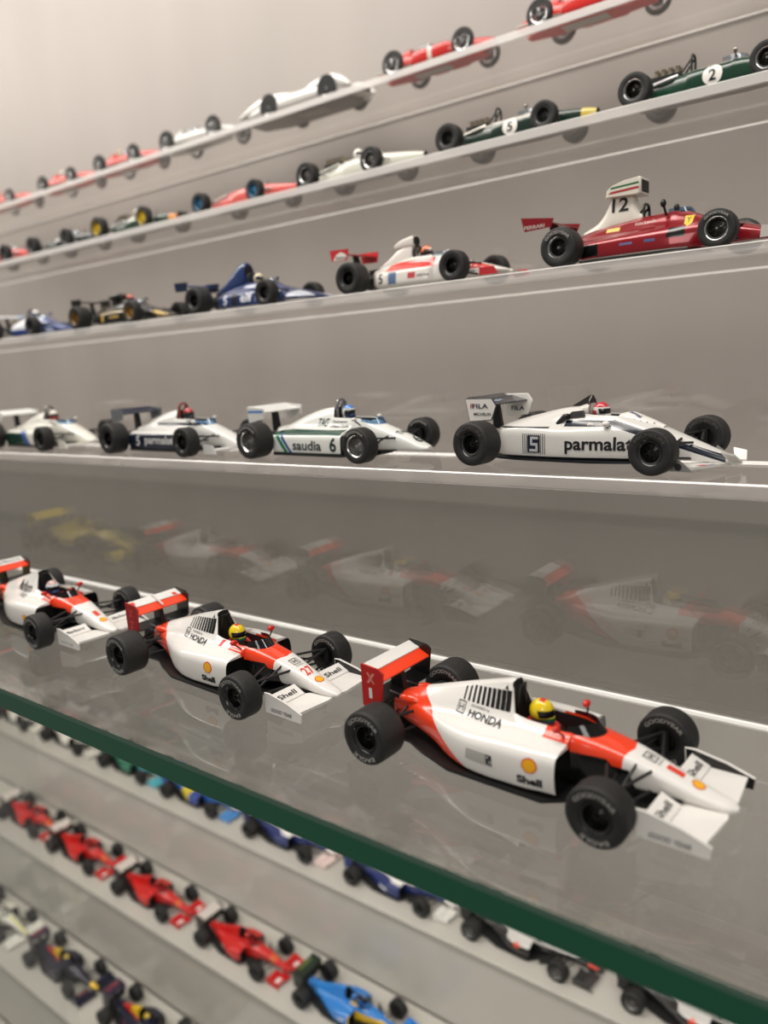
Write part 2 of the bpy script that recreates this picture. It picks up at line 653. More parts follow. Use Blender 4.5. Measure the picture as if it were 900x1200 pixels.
def wheel_meshes(R, w, rr, style, rim, lip, words):
    key = (R, w, rr, style, rim, lip, words)
    if key in WCACHE:
        return WCACHE[key]
    old = style in ('wire', 'old')
    h = R - rr
    if old:
        prof = [(rr * .8, .34), (rr, .42), (rr + .3 * h, .49), (rr + .6 * h, .5), (rr + .82 * h, .42), (rr + .95 * h, .26), (R, .1)]
    else:
        prof = [(rr * .8, .38), (rr, .44), (rr + .2 * h, .49), (rr + .55 * h, .5), (rr + .8 * h, .485), (rr + .93 * h, .45), (R - .02 * h, .39), (R, .3)]
    full = [(r, -p * w) for r, p in prof] + [(r, p * w) for r, p in reversed(prof)]
    t = MB().lathe(full, 44)
    tm = t.mesh('tyre', [rubber()], 50)
    g = MB()
    rm = paint(rim, 0.3, 0.7 if style in ('lip', 'wire', 'old') else 0.25)
    lm = paint(lip, 0.2, 0.9 if lip.lower() in ('#d0d0d0', '#c8c8c8') else 0.1)
    y0 = -.44 * w
    if style == 'wire':
        g.lathe([(rr * .82, -.3 * w), (rr * .98, y0), (rr * 1.02, y0 - .05), (rr * .9, y0 + .12 * w), (rr * .84, 0), (rr * .84, .4 * w), (rr * 1.0, .44 * w)], 36, mat=1)
        g.lathe([(0, -.55 * w), (.9, -.55 * w), (1.3, -.4 * w), (1.4, .3 * w), (0, .3 * w)], 14, mat=1)
        for k in range(20):
            a = 2 * math.pi * k / 20
            b = a + (.25 if k % 2 else -.25)
            g.tube([(1.2 * math.cos(a), -.42 * w, 1.2 * math.sin(a)), (rr * .88 * math.cos(b), -.1 * w, rr * .88 * math.sin(b))], .12, 4, mat=1)
        g.lathe([(0, .1 * w), (rr * .7, .1 * w), (rr * .7, .3 * w), (0, .3 * w)], 20, mat=2)
    else:
        dp = -.16 * w if style != 'deep' else .02 * w
        g.lathe([(rr * .86, y0 + .06 * w), (rr * .99, y0), (rr * 1.03, y0 - .03 * w), (rr * .93, y0 + .02 * w), (rr * .87, y0 + .1 * w)], 36, mat=1)
        g.lathe([(rr * .87, y0 + .1 * w), (rr * .8, dp), (rr * .62, dp - .03 * w), (rr * .3, dp - .1 * w), (rr * .26, dp - .14 * w), (0, dp - .14 * w)], 36, mat=0)
        for k in range(6):
            a = math.pi * k / 3 + .3
            ca, sa = math.cos(a), math.sin(a)
            g.tube([(rr * .26 * ca, dp - .11 * w, rr * .26 * sa), (rr * .8 * ca, dp - .015 * w, rr * .8 * sa)], rr * .07, 5, mat=0, r2=rr * .1)
        g.lathe([(rr * .8, .44 * w), (rr, .45 * w), (rr * .9, .3 * w), (rr * .75, .12 * w), (0, .12 * w)], 30, mat=2)
        g.lathe([(0, dp - .22 * w), (rr * .1, dp - .22 * w), (rr * .12, dp - .1 * w)], 8, mat=1 if style == 'lip' else 0)
    gm = g.mesh('rim', [rm, lm, DARK], 40)
    le = None
    if words:
        mb = MB()
        r0 = rr + .5 * h
        for side in (-1, 1):
            for k, wd in enumerate(words):
                V, F = text2d(wd, .02)
                W = min(len(wd) * h * .42, 2.0 * r0)
                v = []
                for a, b in V:
                    th = math.pi / 2 - math.pi * 2 * k / len(words) - side * -1 * (a * W / r0)
                    r = r0 + b * h * .33
                    v.append((r * math.cos(th), side * (.5 * w + .05), r * math.sin(th)))
                mb.add(v, F)
        le = mb.mesh('tyre_lettering', [paint('#a5a39e' if words[0][0] == 'G' else '#4d4b49', .6)], None, False)
    WCACHE[key] = (tm, gm, le)
    return WCACHE[key]


HEL = {}


class Car:
    def __init__(s, name, label, group, cat='model car'):
        s.root = empty(name)
        s.root['label'] = label
        s.root['category'] = cat
        s.root['group'] = group
        s.tree, s.obj, s.ink = {}, {}, {}

    def part(s, name, mb, mats, key=None, parent=None, angle=35):
        o = mb.build(name, mats, parent or s.root, angle)
        if key:
            s.tree[key] = mb.bvh()
            s.obj[key] = o
        return o

    # --- print on panels
    def put(s, key, V, F, side, center, color, rot=0.0, shear=0.0, lift=0.07, name='lettering'):
        r = stick(V, F, s.tree.get(key), side, center, rot, shear, lift)
        if r:
            s.ink.setdefault((key, str(color), name, side, len(s.ink)), MB()).add(*r)

    def text(s, key, txt, side, center, W, H, color='#111111', bold=0.0, rot=0.0, shear=0.0, lift=0.14):
        V, F = text2d(txt, bold)
        s.put(key, V * np.array([W, H]), F, side, center, color, math.radians(rot), shear, lift)

    def shape(s, key, pts, side, center, color, rot=0.0, lift=0.06, name='stripe'):
        V, F = poly2d(pts)
        s.put(key, V, F, side, center, color, math.radians(rot), 0, lift, name)

    def frame(s, key, side, center, w, h, t, color, name='emblem'):
        V, F = [], []
        o = [(-w / 2, -h / 2), (w / 2, -h / 2), (w / 2, h / 2), (-w / 2, h / 2)]
        for i in range(4):
            (a, b), (e, f) = o[i], o[(i + 1) % 4]
            for q in range(4):
                V.append((a + (e - a) * q / 4, b + (f - b) * q / 4))
        n = len(V)
        V += [(a * (1 - 2 * t / w), b * (1 - 2 * t / h)) for a, b in V]
        F = [(i, (i + 1) % n, n + (i + 1) % n, n + i) for i in range(n)]
        s.put(key, np.array(V), F, side, center, color, 0, 0, .09, name)

    def roundel(s, key, side, center, r, txt, back='#efece6', ink='#151515', h=None):
        s.shape(key, circ(r), side, center, back, name='number_disc')
        s.text(key, txt, side, center, len(txt) * r * .75, h or r * 1.15, ink, .02, lift=.2)

    def scallop(s, key, side, center, r, rot=0.0):
        pts = []
        for k in range(19):
            a = math.radians(-20 + 220 * k / 18)
            q = r * (1 + (.06 if k % 2 else -.02))
            pts.append((q * math.cos(a), q * math.sin(a)))
        pts += [(-r * .45, -r * .85), (r * .45, -r * .85)]
        s.shape(key, [(a * 1.18, b * 1.18) for a, b in pts], side, center, '#d5281e', rot, .08, 'emblem')
        s.shape(key, pts, side, center, '#f6b21a', rot, .13, 'emblem')

    def flush(s):
        for (key, color, name, side, n), mb in s.ink.items():
            mb.build(name, [paint(color if not color.startswith('(') else eval(color), .4)], s.obj[key], None)
        s.ink = {}
        return s

    # --- running gear
    def wheels(s, wb, tf, tr, Rf, wf, Rr, wr, rf, rr, style='dark', rim='#161616', lip='#161616', words=None, words_front=None, xr=0.0):
        s.wb = wb
        s.geo = (wb, tf, tr, Rf, wf, Rr, wr)
        for x, y, R, w, q in ((xr, tr / 2, Rr, wr, rr), (wb, tf / 2, Rf, wf, rf)):
            tm, gm, le = wheel_meshes(R, w, q, style, rim, lip, words)
            for sd in (-1, 1):
                o = bpy.data.objects.new('wheel', tm)
                COL.objects.link(o)
                o.parent = s.root
                o.location = Vector((x, sd * y, R)) * MM
                if sd > 0:
                    o.rotation_euler = (0, 0, math.pi)
                o2 = bpy.data.objects.new('rim', gm)
                COL.objects.link(o2)
                o2.parent = o
                if le:
                    o3 = bpy.data.objects.new('tyre_lettering', le)
                    COL.objects.link(o3)
                    o3.parent = o

    def arms(s, front=(5, 9), rear=(5, 9), mat=None, r=.45, spring=False):
        wb, tf, tr, Rf, wf, Rr, wr = s.geo
        mat = mat or SATIN
        for x, y, R, w, (by, bz) in ((0, tr / 2, Rr, wr, rear), (wb, tf / 2, Rf, wf, front)):
            for sd in (-1, 1):
                yi = sd * (y - w * .35)
                mb = MB()
                mb.box((x, sd * (y - w * .3), R), (2.2, 1.6, R * .8))
                for dz, zi in ((R * .32, bz), (-R * .3, max(2.6, bz - 5))):
                    for dx in (-6, 5):
                        mb.tube([(x, yi, R + dz), (x + dx, sd * by * .8, zi)], r, 6)
                mb.tube([(x, yi, R - R * .3), (x + 1.5, sd * by * .8, bz + 1.2)], r * .9, 6)
                mb.tube([(x - 2, yi, R), (x - 3, sd * by * .8, bz - 2)], r * .8, 6)
                if spring:
                    mb.tube([(x + 1, sd * (by + 2), bz + 1), (x + 1, yi, R * .6)], r * 2.4, 8)
                s.part('suspension_arm', mb, mat)

    def axle(s, z=None, mat=None):
        wb, tf, tr, Rf, wf, Rr, wr = s.geo
        for x, y, R in ((0, tr / 2, Rr), (wb, tf / 2, Rf)):
            mb = MB().tube([(x, -y, R), (x, y, R)], .8, 8)
            for sd in (-1, 1):
                mb.tube([(x, sd * y * .8, R + 1.5), (x - 7, sd * 4, R)], .5, 6).tube([(x, sd * y * .8, R - 1.5), (x - 7, sd * 4, R - 2)], .5, 6)
            s.part('axle', mb, mat or GREY)

    def driver(s, x, z, suit='#b3261c', shell='#e8e4dc', regs=(), visor='#15181d', rake=0.0, k=1.0):
        mb = MB()
        loft([S(x - 5 * k, 1.6, z - 9, z - 4, wc=.6), S(x - 3 * k, 4.2 * k, z - 10, z - 2.2, wc=.6), S(x, 4.6 * k, z - 10, z - 2.4, wc=.6), S(x + 2.5, 3.6 * k, z - 10, z - 4, wc=.6), S(x + 5, 2.6, z - 10, z - 7, wc=.6)], 1, 3, 0, mb, False)
        for sd in (-1, 1):
            mb.tube([(x - 1, sd * 4 * k, z - 4.2), (x + 4, sd * 4.2 * k, z - 7), (x + 9, sd * 1.8, z - 5.4)], 1.25 * k, 8, 0, .8)
        mb.ball((x + 9.4, -1.8, z - 5.3), (1.0, .8, .9), 1, 8, 6).ball((x + 9.4, 1.8, z - 5.3), (1.0, .8, .9), 1, 8, 6)
        mb.tube([(x - .5, 0, z - 4), (x, 0, z - 1)], 1.7 * k, 8)
        d = s.part('driver_figure', mb, [paint(suit, .6), paint('#222222', .6)])
        h = MB()
        h.ball((x, 0, z), (3.1 * k, 2.65 * k, 3.15 * k), 0, 20, 16)
        h.ball((x + 1.3 * k, 0, z - 1.5 * k), (2.1 * k, 1.9 * k, 1.7 * k), 0, 14, 10)
        vz = [(1, 0, .25, -(x + .3 * k) - .25 * z), (0, 0, 1, -(z - .75 * k)), (0, 0, -1, (z + 1.0 * k))]
        R = [(c, [(a, b, e, f + (-e * z - a * x) if rel else f) for a, b, e, f, rel in hs]) for c, hs in regs] + [(visor, vz)]
        h.build('helmet', [paint(shell, .2, 0, R, .5)], d, 60)

    def steering(s, x, z):
        mb = MB()
        for k in range(14):
            a, b = 2 * math.pi * k / 14, 2 * math.pi * (k + 1) / 14
            mb.tube([(x - math.sin(a) * .6, 2.2 * math.cos(a), z + 2.2 * math.sin(a)), (x - math.sin(b) * .6, 2.2 * math.cos(b), z + 2.2 * math.sin(b))], .35, 5)
        mb.box((x + .3, 0, z), (.4, 3.6, .8)).tube([(x, 0, z), (x + 5, 0, z - 1)], .4, 6)
        s.part('steering_wheel', mb, BLK)

    def screen(s, x0, x1, w, z, h, mat=None, lean=.6, dz=0.0):
        """A wrapped windscreen: open at the rear (x0), nose at x1."""
        v, f = [], []
        n = 16
        for i in range(n + 1):
            a = math.pi * (i / n - .5)
            y = w * math.sin(a)
            x = x0 + (x1 - x0) * math.cos(a)
            for t in (0, .5, 1):
                hh = h * (.55 + .45 * math.cos(a))
                v.append((x - lean * h * t * math.cos(a), y * (1 - .08 * t), z + dz * math.cos(a) + hh * t))
        for i in range(n):
            for t in range(2):
                f.append((i * 3 + t, i * 3 + t + 1, i * 3 + t + 4, i * 3 + t + 3))
        o = len(v)
        v += [(a * .995, b * .97, c) for a, b, c in v]
        f += [tuple(reversed([i + o for i in q])) for q in f]
        s.part('windscreen', MB().add(v, f), mat or SMOKE, angle=60)

    def mirrors(s, x, y, z, mat, base=(0, 5), r=(.9, 1.4, .8)):
        for sd in (-1, 1):
            mb = MB().ball((x, sd * y, z), r, 0, 12, 8)
            mb.tube([(x + .4, sd * y, z - r[2] * .7), (x + base[0], sd * base[1], z - 2.6)], .3, 6, 1)
            s.part('mirror', mb, [mat, BLK])

    def hoop(s, x, w, zb, zt, mat=None, r=.55, back=6):
        mb = MB()
        pts = [(x, -w, zb)] + [(x, -w * math.cos(a) ** .7 if math.cos(a) > 0 else w * abs(math.cos(a)) ** .7, zt - w * .9 + w * .9 * math.sin(a)) for a in [math.pi * k / 12 for k in range(13)]] + [(x, w, zb)]
        mb.tube(pts, r, 8)
        for sd in (-1, 1):
            mb.tube([(x, sd * w * .6, zt - w * .45), (x - back, sd * w * .8, zb)], r * .8, 6)
        s.part('roll_hoop', mb, mat or BLK, angle=60)

    def undertray(s, pts, z0=1.2, z1=2.1, mat=None, name='undertray'):
        s.part(name, MB().prism(pts + [(x, -y) for x, y in reversed(pts)], 'xy', z0, z1), mat or BLK, key='tray')

    def engine(s, x0, x1, z0, z1, w=3.2, pipes='#8a8a8a', stacks=0, stackmat=None, tail=True):
        mb = MB()
        cx, L = (x0 + x1) / 2, x1 - x0
        mb.box((cx, 0, (z0 + z1) / 2 - 1), (L, w * 1.3, z1 - z0 - 2))
        for sd in (-1, 1):
            mb.box((cx + L * .1, sd * w * .85, z1 - 1.6), (L * .72, w * .75, 2.6))
            mb.tube([(x0 - 6, sd * .8, (z0 + z1) / 2), (x0, sd * .8, (z0 + z1) / 2)], 1.7, 8)
        mb.box((x0 - 3, 0, (z0 + z1) / 2 - .6), (6, w * 1.1, (z1 - z0) * .6))
        s.part('engine', mb, paint('#2b2b2c', .45, .4))
        if stacks:
            for k in range(stacks):
                for sd in (-1, 1):
                    x = cx + L * .1 + (k - (stacks - 1) / 2) * L * .17
                    t = MB().lathe([(.7, z1 - .4), (.75, z1 + 1.6), (1.15, z1 + 2.5), (.95, z1 + 2.5), (.6, z1 + 1.0)], 12, 'z', (x, sd * 1.6, 0))
                    s.part('intake_trumpet', t, stackmat or paint('#b9ae98', .3, .8))
        for sd in (-1, 1):
            p = MB().tube([(x1 - 2, sd * w * 1.2, z1 - 2), (x1 - 5, sd * w * 1.9, z1 - 3), (cx, sd * w * 1.9, z1 - 3.6), (x0, sd * w * 1.1, z1 - 4), (x0 - 10 if tail else x0 - 4, sd * w * .9, z1 - 3.6)], .8, 8)
            s.part('exhaust_pipe', p, paint(pipes, .3, .8))

    def rear_wing(s, planes, half, ep=None, ep_mat=None, pillar=None, ept=.6, ep_in=None, texts=()):
        """planes: (x0,z0,x1,z1,thick,mat) leading to trailing edge; ep: end plate outline."""
        first = None
        for i, (x0, z0, x1, z1, t, mat) in enumerate(planes):
            mb = MB()
            n = 6
            up, lo = [], []
            for k in range(n + 1):
                u = k / n
                x, z = x0 + (x1 - x0) * u, z0 + (z1 - z0) * u
                cmb = -.10 * abs(x1 - x0) * 4 * u * (1 - u) * .6
                th = t * (1.25 * math.sqrt(max(u, .02)) * (1 - u) + .18)
                up.append((x, z + cmb + th * .5))
                lo.append((x, z + cmb - th * .5))
            mb.prism(up + lo[::-1], 'xz', -half, half)
            o = s.part('rear_wing' if i == 0 else 'wing_flap', mb, mat, key='rw%d' % i, parent=first)
            first = first or o
        if ep:
            for sd in (-1, 1):
                mats = [ep_mat or BLK, ep_in or ep_mat or BLK]
                mb = MB().prism(ep, 'xz', sd * half, sd * (half + ept))
                s.part('end_plate', mb, mats[0] if sd < 0 or not ep_in else mats[1], key='rep' if sd < 0 else 'repl', parent=first)
        if pillar:
            s.part('wing_pillar', MB().prism(pillar[0], 'xz', -pillar[1], pillar[1]), pillar[2] if len(pillar) > 2 else BLK, parent=first)
        return first

    def front_wing(s, poly, z, t=.8, mat=None, ep=None, y=None, ep_mat=None, rise=0.0, flap=None, flapmat=None):
        """poly: outline of the near half (x, y>0) mirrored; ep: end plate outline in xz at +-y."""
        mb = MB()
        n = len(poly)
        for sd in (-1, 1):
            v = [(a, sd * b, z + rise * b) for a, b in poly] + [(a, sd * b, z + t + rise * b) for a, b in poly]
            f = [tuple(range(n)), tuple(range(n, 2 * n))] + [(i, (i + 1) % n, n + (i + 1) % n, n + i) for i in range(n)]
            mb.add(v, f)
        o = s.part('front_wing', mb, mat or WHITE, key='fw')
        if flap:
            x0, z0, x1, z1, ya, yb = flap
            for sd in (-1, 1):
                fb = MB().add([(x0, sd * ya, z0), (x1, sd * ya, z1), (x1, sd * yb, z1), (x0, sd * yb, z0), (x0, sd * ya, z0 + .5), (x1, sd * ya, z1 + .4), (x1, sd * yb, z1 + .4), (x0, sd * yb, z0 + .5)],
                              [(0, 1, 2, 3), (4, 5, 6, 7), (0, 1, 5, 4), (1, 2, 6, 5), (2, 3, 7, 6), (3, 0, 4, 7)])
                s.part('wing_flap', fb, flapmat or mat or WHITE, key='ff%d' % sd, parent=o)
        if ep:
            for sd in (-1, 1):
                s.obj['fep' if sd < 0 else 'fepl'] = s.part('end_plate', MB().prism(ep, 'xz', sd * y, sd * (y + .6)), ep_mat or mat or WHITE, key='fep' if sd < 0 else 'fepl', parent=o)
        return o


def X(x, zb, pts, top, d=0.0):
    """Explicit body section: pts = floor edge, lower, mid, top outer, valley, cover, rim."""
    p = [(0, zb)] + [(a, b) for a, b in pts]
    wr, zr = pts[-1]
    p.append((wr, zr))
    p += [(wr * .88, zr - d), (0, zr - d)] if d > 0 else [(wr * .5, top * .6 + zr * .4), (0, top)]
    return (x, p, d > 0)


E_GRP = 'white and red cars on the glass shelf'


def car_wedge_wing(label, number, style, main_red='#f4431f', words=('GOODYEAR', 'EAGLE'), white='#ece9e4', helmet='yellow', name='model_racing_car'):
    c = Car(name, label, E_GRP)
    secs = [
        X(-5, 6, [(3, 6), (4, 7), (4, 8.5), (3.8, 10), (3.4, 10.8), (2.8, 11.5), (1.5, 12)], 12.2),
        X(2, 5, [(5, 5), (6, 6.5), (6, 9), (5.6, 11), (5, 12), (3.8, 13.3), (1.6, 14.6)], 14.9),
        X(12, 4, [(7, 4), (9.5, 5), (9.8, 9), (9, 11.5), (6.2, 12.8), (4.2, 15.3), (1.8, 17.6)], 18),
        X(21, 2.6, [(12, 2.6), (13.6, 4), (13.8, 9), (12.8, 12), (7, 13.6), (4.8, 17), (1.9, 20.3)], 20.8),
        X(29, 2.3, [(14, 2.3), (15.5, 3.5), (15.9, 9), (15, 12.6), (7.4, 14.2), (4.9, 18), (2.1, 22.6)], 23),
        X(35, 2.3, [(14.5, 2.3), (15.8, 3.5), (16.2, 9), (15.4, 13), (7.6, 14.4), (4.8, 18.4), (2.2, 24)], 24.4),
        X(36.6, 2.3, [(14.5, 2.3), (15.8, 3.6), (16.2, 9), (15.4, 13.1), (7.7, 14.5), (6, 16), (4.6, 16.8)], 17, 9),
        X(44, 2.4, [(14.5, 2.4), (15.8, 3.8), (16, 9), (15.2, 13.2), (8, 14.3), (6.6, 15.4), (5, 16)], 16, 9),
        X(51, 2.6, [(14, 2.6), (15.2, 4.5), (15.4, 9), (14.6, 13.3), (7.8, 14), (6.4, 15.2), (4.8, 15.9)], 16, 9),
        X(53, 2.6, [(14, 2.6), (15, 4.7), (15.2, 9), (14.4, 13.2), (7.7, 13.9), (6.4, 15.1), (4.7, 15.8)], 16, 9),
        X(53.25, 2.6, [(5, 2.6), (6.4, 4), (6.8, 8), (6.8, 11), (6.7, 12.8), (6.2, 14.8), (4.6, 15.7)], 16, 8.5),
        X(56, 2.9, [(5, 2.9), (6.3, 4.2), (6.7, 8), (6.6, 11), (6.4, 12.7), (5.7, 14.5), (3.8, 15.4)], 15.6, 8),
        X(57, 3, [(5, 3), (6.2, 4.5), (6.5, 8), (6.4, 11), (6.2, 12.6), (5.4, 14.4), (3, 15.3)], 15.6),
        X(66, 4.6, [(3.8, 4.6), (5, 6), (5.3, 8), (5.3, 10.3), (5, 11.8), (4.3, 13), (2.2, 13.5)], 13.6),
        X(76, 4.8, [(2.8, 4.8), (3.8, 5.6), (4, 7), (4, 8.3), (3.8, 9.2), (3.2, 10), (1.6, 10.5)], 10.6),
        X(86, 4.2, [(1.9, 4.2), (2.6, 4.6), (2.9, 5.3), (2.9, 5.9), (2.7, 6.4), (2.2, 6.8), (1.1, 7.1)], 7.2),
        X(90.2, 4.1, [(1.1, 4.1), (1.7, 4.3), (1.9, 4.7), (1.9, 5.1), (1.7, 5.5), (1.3, 5.8), (.6, 6)], 6),
        X(91.2, 4.5, [(.5, 4.5), (.8, 4.6), (.9, 4.8), (.9, 5), (.8, 5.2), (.6, 5.3), (.3, 5.4)], 5.4),
    ]
    regs = [(main_red, [(-1, 0, -1.7, 32.4)] if style == 'new' else [(-1, 0, -1.8, 28.8)]),
            (main_red, [(1, 0, 0, -46.2), (-1, -.25, 0, 67.2), (.08, 0, 1, -15.2), (0, -1, 0, 8.2)]),
            ('#0b0b0b', [(1, 0, 0, -53.1), (-1, 0, -.3, 70.5), (-.08, 0, -1, 15.3), (0, -1, 0, 7.5)]),  # black underside, with the shade below the tub painted in
            ('#0a0a0a', [(1, 0, 0, -52.95), (0, 1, 0, -7.0), (0, 0, -1, 12.8)]),
            ('#0b0b0b', [(1, 0, 0, -46), (0, 1, 0, -5.6), (0, -1, 0, 9.5), (0, 0, -1, 11.6), (1, 0, 0, -53)]),
            ('#0a0a0a', [(1, 0, .1, -37.25), (-1, 0, 0, 38), (0, -1, 0, 2.6), (0, 0, 1, -16.8)])]
    c.part('body', loft(secs, 2, 4), [paint(white, .22, 0, regs, .5), DARK], 'body')
    c.undertray([(-3, 9), (4, 9), (10, 12), (22, 16.2), (50, 16.6), (55, 13), (58, 7.5), (78, 4)], 1.3, 2.2, paint('#171717', .35))
    c.wheels(67.5, 42.4, 38.8, 7.4, 6.9, 7.75, 9.6, 4.0, 4.1, 'dark', '#141414', '#1b1b1b', words)
    c.arms((4.5, 10.5), (5, 10), r=.42)
    c.part('gearbox', MB().box((-7, 0, 7.5), (13, 6, 5)).box((-12, 0, 8), (5, 3, 3)).prism([(-16, 4), (-2, 1.6), (-2, 2.4), (-16, 5)], 'xz', -8, 8), SATIN)
    for sd in (-1, 1):
        c.part('exhaust_pipe', MB().tube([(3, sd * 4.6, 12), (-3, sd * 4.2, 12.6), (-6, sd * 4, 12.8)], .9, 10), paint('#2a2523', .4, .7))
        for k in range(2):
            c.part('tail_fairing', MB().ball((1.5 - 3 * k, sd * (4.4 + k), 12.4 - k), (4, 1.6, 1.5)), paint(main_red, .22, coat=.5)) if k == 0 else None
    red = paint('#c0211d' if style == 'new' else '#a8181c' if style != 'old' else '#a8181c', .3)
    c.rear_wing([(-2.6, 19.4, -6.8, 21.6, 1.1, paint(main_red, .25)), (-6.2, 21.6, -10, 23.2, .8, WHITE), (-3, 12.8, -9, 14.2, .8, BLK)], 11.3,
                [(-10.2, 23.6), (-3.6, 23.0), (-2.0, 21.8), (-3.2, 13.2), (-9.4, 10.2), (-10.2, 11)],
                ep_mat=red, ep_in=BLK, pillar=([(-3, 11), (-8, 11), (-8.4, 20.6), (-4.6, 20)], .9))
    if style == 'mid':
        c.part('wing_divider', MB().prism([(-10, 23.6), (-2.6, 20.4), (-2.6, 20.9), (-10, 24)], 'xz', -.35, .35), paint('#d8d5d0', .3), parent=c.obj['rw0'])
    c.front_wing([(89.4, 1.5), (90, 4), (88.8, 16.2), (77.5, 16.2), (78.5, 6), (82, 2)], 3.6, .9, WHITE,
                 [(90, 1.5), (74, 1.5), (73.8, 8), (76, 8.1), (84, 6.6), (90.4, 4.4)], 16.2, WHITE, 0, (80, 4.4, 75.4, 6.6, 5, 16.2))
    c.obj['fepl'].data.materials[0] = BLK
    c.part('edge_trim', MB().tube([(74, 16.5, 1.8), (73.8, 16.5, 8), (76, 16.5, 8.1), (84, 16.5, 6.6), (90.4, 16.5, 4.4)], .34, 6), WHITE, parent=c.obj['fw'])
    hz = {'yellow': ('#efcf1e', [('#1f6b3a', [(0, 0, 1, 1.9, 1), (0, 0, -1, -1.0, 1)]), ('#28408f', [(0, 0, 1, 2.5, 1), (0, 0, -1, -1.9, 1)]), ('#d7372a', [(1, 0, 0, .4, 1), (-1, 0, 0, 1.2, 1), (0, 0, 1, -1.5, 1), (0, -1, 0, 1.1, 0)])]),
          'blue': ('#dcdfe6', [('#2b4a86', [(0, 0, -1, .6, 1), (0, 0, 1, 2.2, 1)]), ('#c9a9a4', [(0, 0, 1, -2.0, 1)])])}[helmet]
    c.driver(42, 16.9, '#b9271d', hz[0], hz[1], k=1.1)
    c.steering(52.2, 12.5)
    c.screen(49, 60.6, 5.6, 15.0, 3.4, None, .9, -.6)
    c.mirrors(50.5, 8.6, 17.6, paint('#cf2a1e', .25), (1, 6.5), (1.0, 1.5, 1.0))
    c.part('roll_bar', MB().tube([(35.8, -2, 16), (36.4, -1.7, 23), (36.4, 1.7, 23), (35.8, 2, 16)], .35, 6), BLK)
    # --- print
    for sd in 'RL':
        if style != 'old':
            for k in range(10):
                x = 20.6 + 1.56 * k
                zt = 20.5 + .17 * k - (0.5 if k == 0 else 0)
                zb = 17.0 + .02 * k
                c.shape('body', rect(.6 + .1 * k, zt - zb, -.12 if sd == 'R' else .12), sd, (x, (zt + zb) / 2), '#0d0d0d', name='vent_slot')
            c.text('body', 'HONDA', sd, (29.2, 14.75), 11.4, 1.35, '#141414', .04)
            c.text('body', 'POWERED by', sd, (26.8, 16.25), 6, .8, '#3a3a3a')
            xh = 20.6 if sd == 'R' else 36.5
            c.frame('body', sd, (xh, 15.4), 2.7, 2.8, .25, '#333333')
            c.text('body', 'H', sd, (xh, 15.4), 1.4, 1.7, '#222222')
            c.shape('body', [(-.6, -.5), (.6, -.5), (0, .7)], sd, (33.4 if sd == 'R' else 33.4, 22.6), '#222222', name='emblem')
        else:
            c.text('body', 'Marlboro', sd, (28, 17.2), 13, 4.2, '#171717', .01)
            c.text('body', 'HONDA', sd, (31, 14.4), 7, 1.1, '#555555')
        if style == 'new':
            c.shape('body', [(-5, -1.6), (3.6, -1.8), (3.2, 1.5), (-4.6, 1.4)], sd, (32.6, 8.2), '#b5b2ad', name='duct_shade')  # flat grey patch painting the shade inside the duct
            c.shape('body', [(-.9, -1.3), (.9, -1.3), (.7, 1.3), (-1.1, 1.3)], sd, (35.2, 8.2), '#0c0c0c', name='duct_opening')
        xs = 46.5 if style == 'new' else 44
        if style != 'old':
            c.scallop('body', sd, (xs, 9.7), 1.75)
            c.text('body', 'Shell', sd, (xs, 5.8), 6.8, 2.2, '#141414', .05)
        else:
            c.scallop('body', sd, (44.5, 7.2), 1.6)
        c.shape('body', rect(1.6, 1.4), sd, (41.5, 15.3), '#d42a20', name='emblem') if style == 'mid' else None
        fk = 'ff-1' if sd == 'R' else 'ff1'
        sy = -10.7 if sd == 'R' else 10.7
        if style != 'old':
            c.text(fk, 'Shell', 'F', (77.9, sy), 7.6, 1.8, '#1a1a1a', .015)
            c.text('fep' if sd == 'R' else 'fepl', 'GOOD YEAR', sd, (81.5, 3.0), 9.5, 1.3, '#2a2a2a', .01, shear=.25)
        else:
            c.text(fk, 'Marlboro', 'F', (77.8, sy), 8, 1.6, '#555555', .02)
            c.text('fep' if sd == 'R' else 'fepl', 'GOOD YEAR', sd, (81.5, 3.0), 9.5, 1.0, '#8a8a8a', 0, shear=.25)
    c.text('body', number, 'F', (77, 0), 2.0 * len(number), 4.0, '#e0402c', .02)
    c.scallop('body', 'F', (82.4, 0), 1.35)
    c.text('rep', number, 'R', (-6.9 if len(number) == 1 else -6.4, 15.2), 1.2 * len(number), 3.2, '#efe6e2' if style == 'new' else '#e05a50', .02)
    for k in (0, 1):
        c.shape('rep', [(-1.6, -1.6), (-.6, -1.6), (1.6, 1.6), (.6, 1.6)] if k else [(-1.6, 1.6), (-.8, 1.6), (1.4, -1.6), (.8, -1.6)], 'R', (-6.6, 19.8), '#e58c80' if style == 'new' else '#cf4a44', name='emblem')
    if style == 'mid':
        c.shape('rw1', rect(1.8, 1.8), 'F', (-7.2, 8.8), '#e0402c', name='emblem')
        c.shape('rw1', rect(1.8, 1.8), 'F', (-8.4, -9.6), '#e0402c', name='emblem')
    if style == 'old':
        c.text('rw1', 'Marlboro', 'F', (-8.2, 3), 14, 2, '#222222', .02)
    if style != 'old':
        c.frame('body', 'F', (71, 0), 3.2, 3.2, .28, '#2a2a2a')
        c.text('body', 'H', 'F', (71, 0), 1.6, 1.9, '#2a2a2a', .02)
        c.text('body', 'HONDA', 'F', (73.4, 0), 3.2, .6, '#2a2a2a')
    return c.flush()


# ------------------------------------------------------------------ eighties wing cars
D_GRP = 'white racing cars on the lowest acrylic step'
C_GRP = 'seventies racing cars on the second acrylic step'
B_GRP = 'sixties racing cars on the third acrylic step'
A_GRP = 'fifties racing cars on the top acrylic step'
F_GRP = 'racing cars on the highest grey step'
G_GRP = 'racing cars on the middle grey step'
H_GRP = 'racing cars on the lowest grey step'


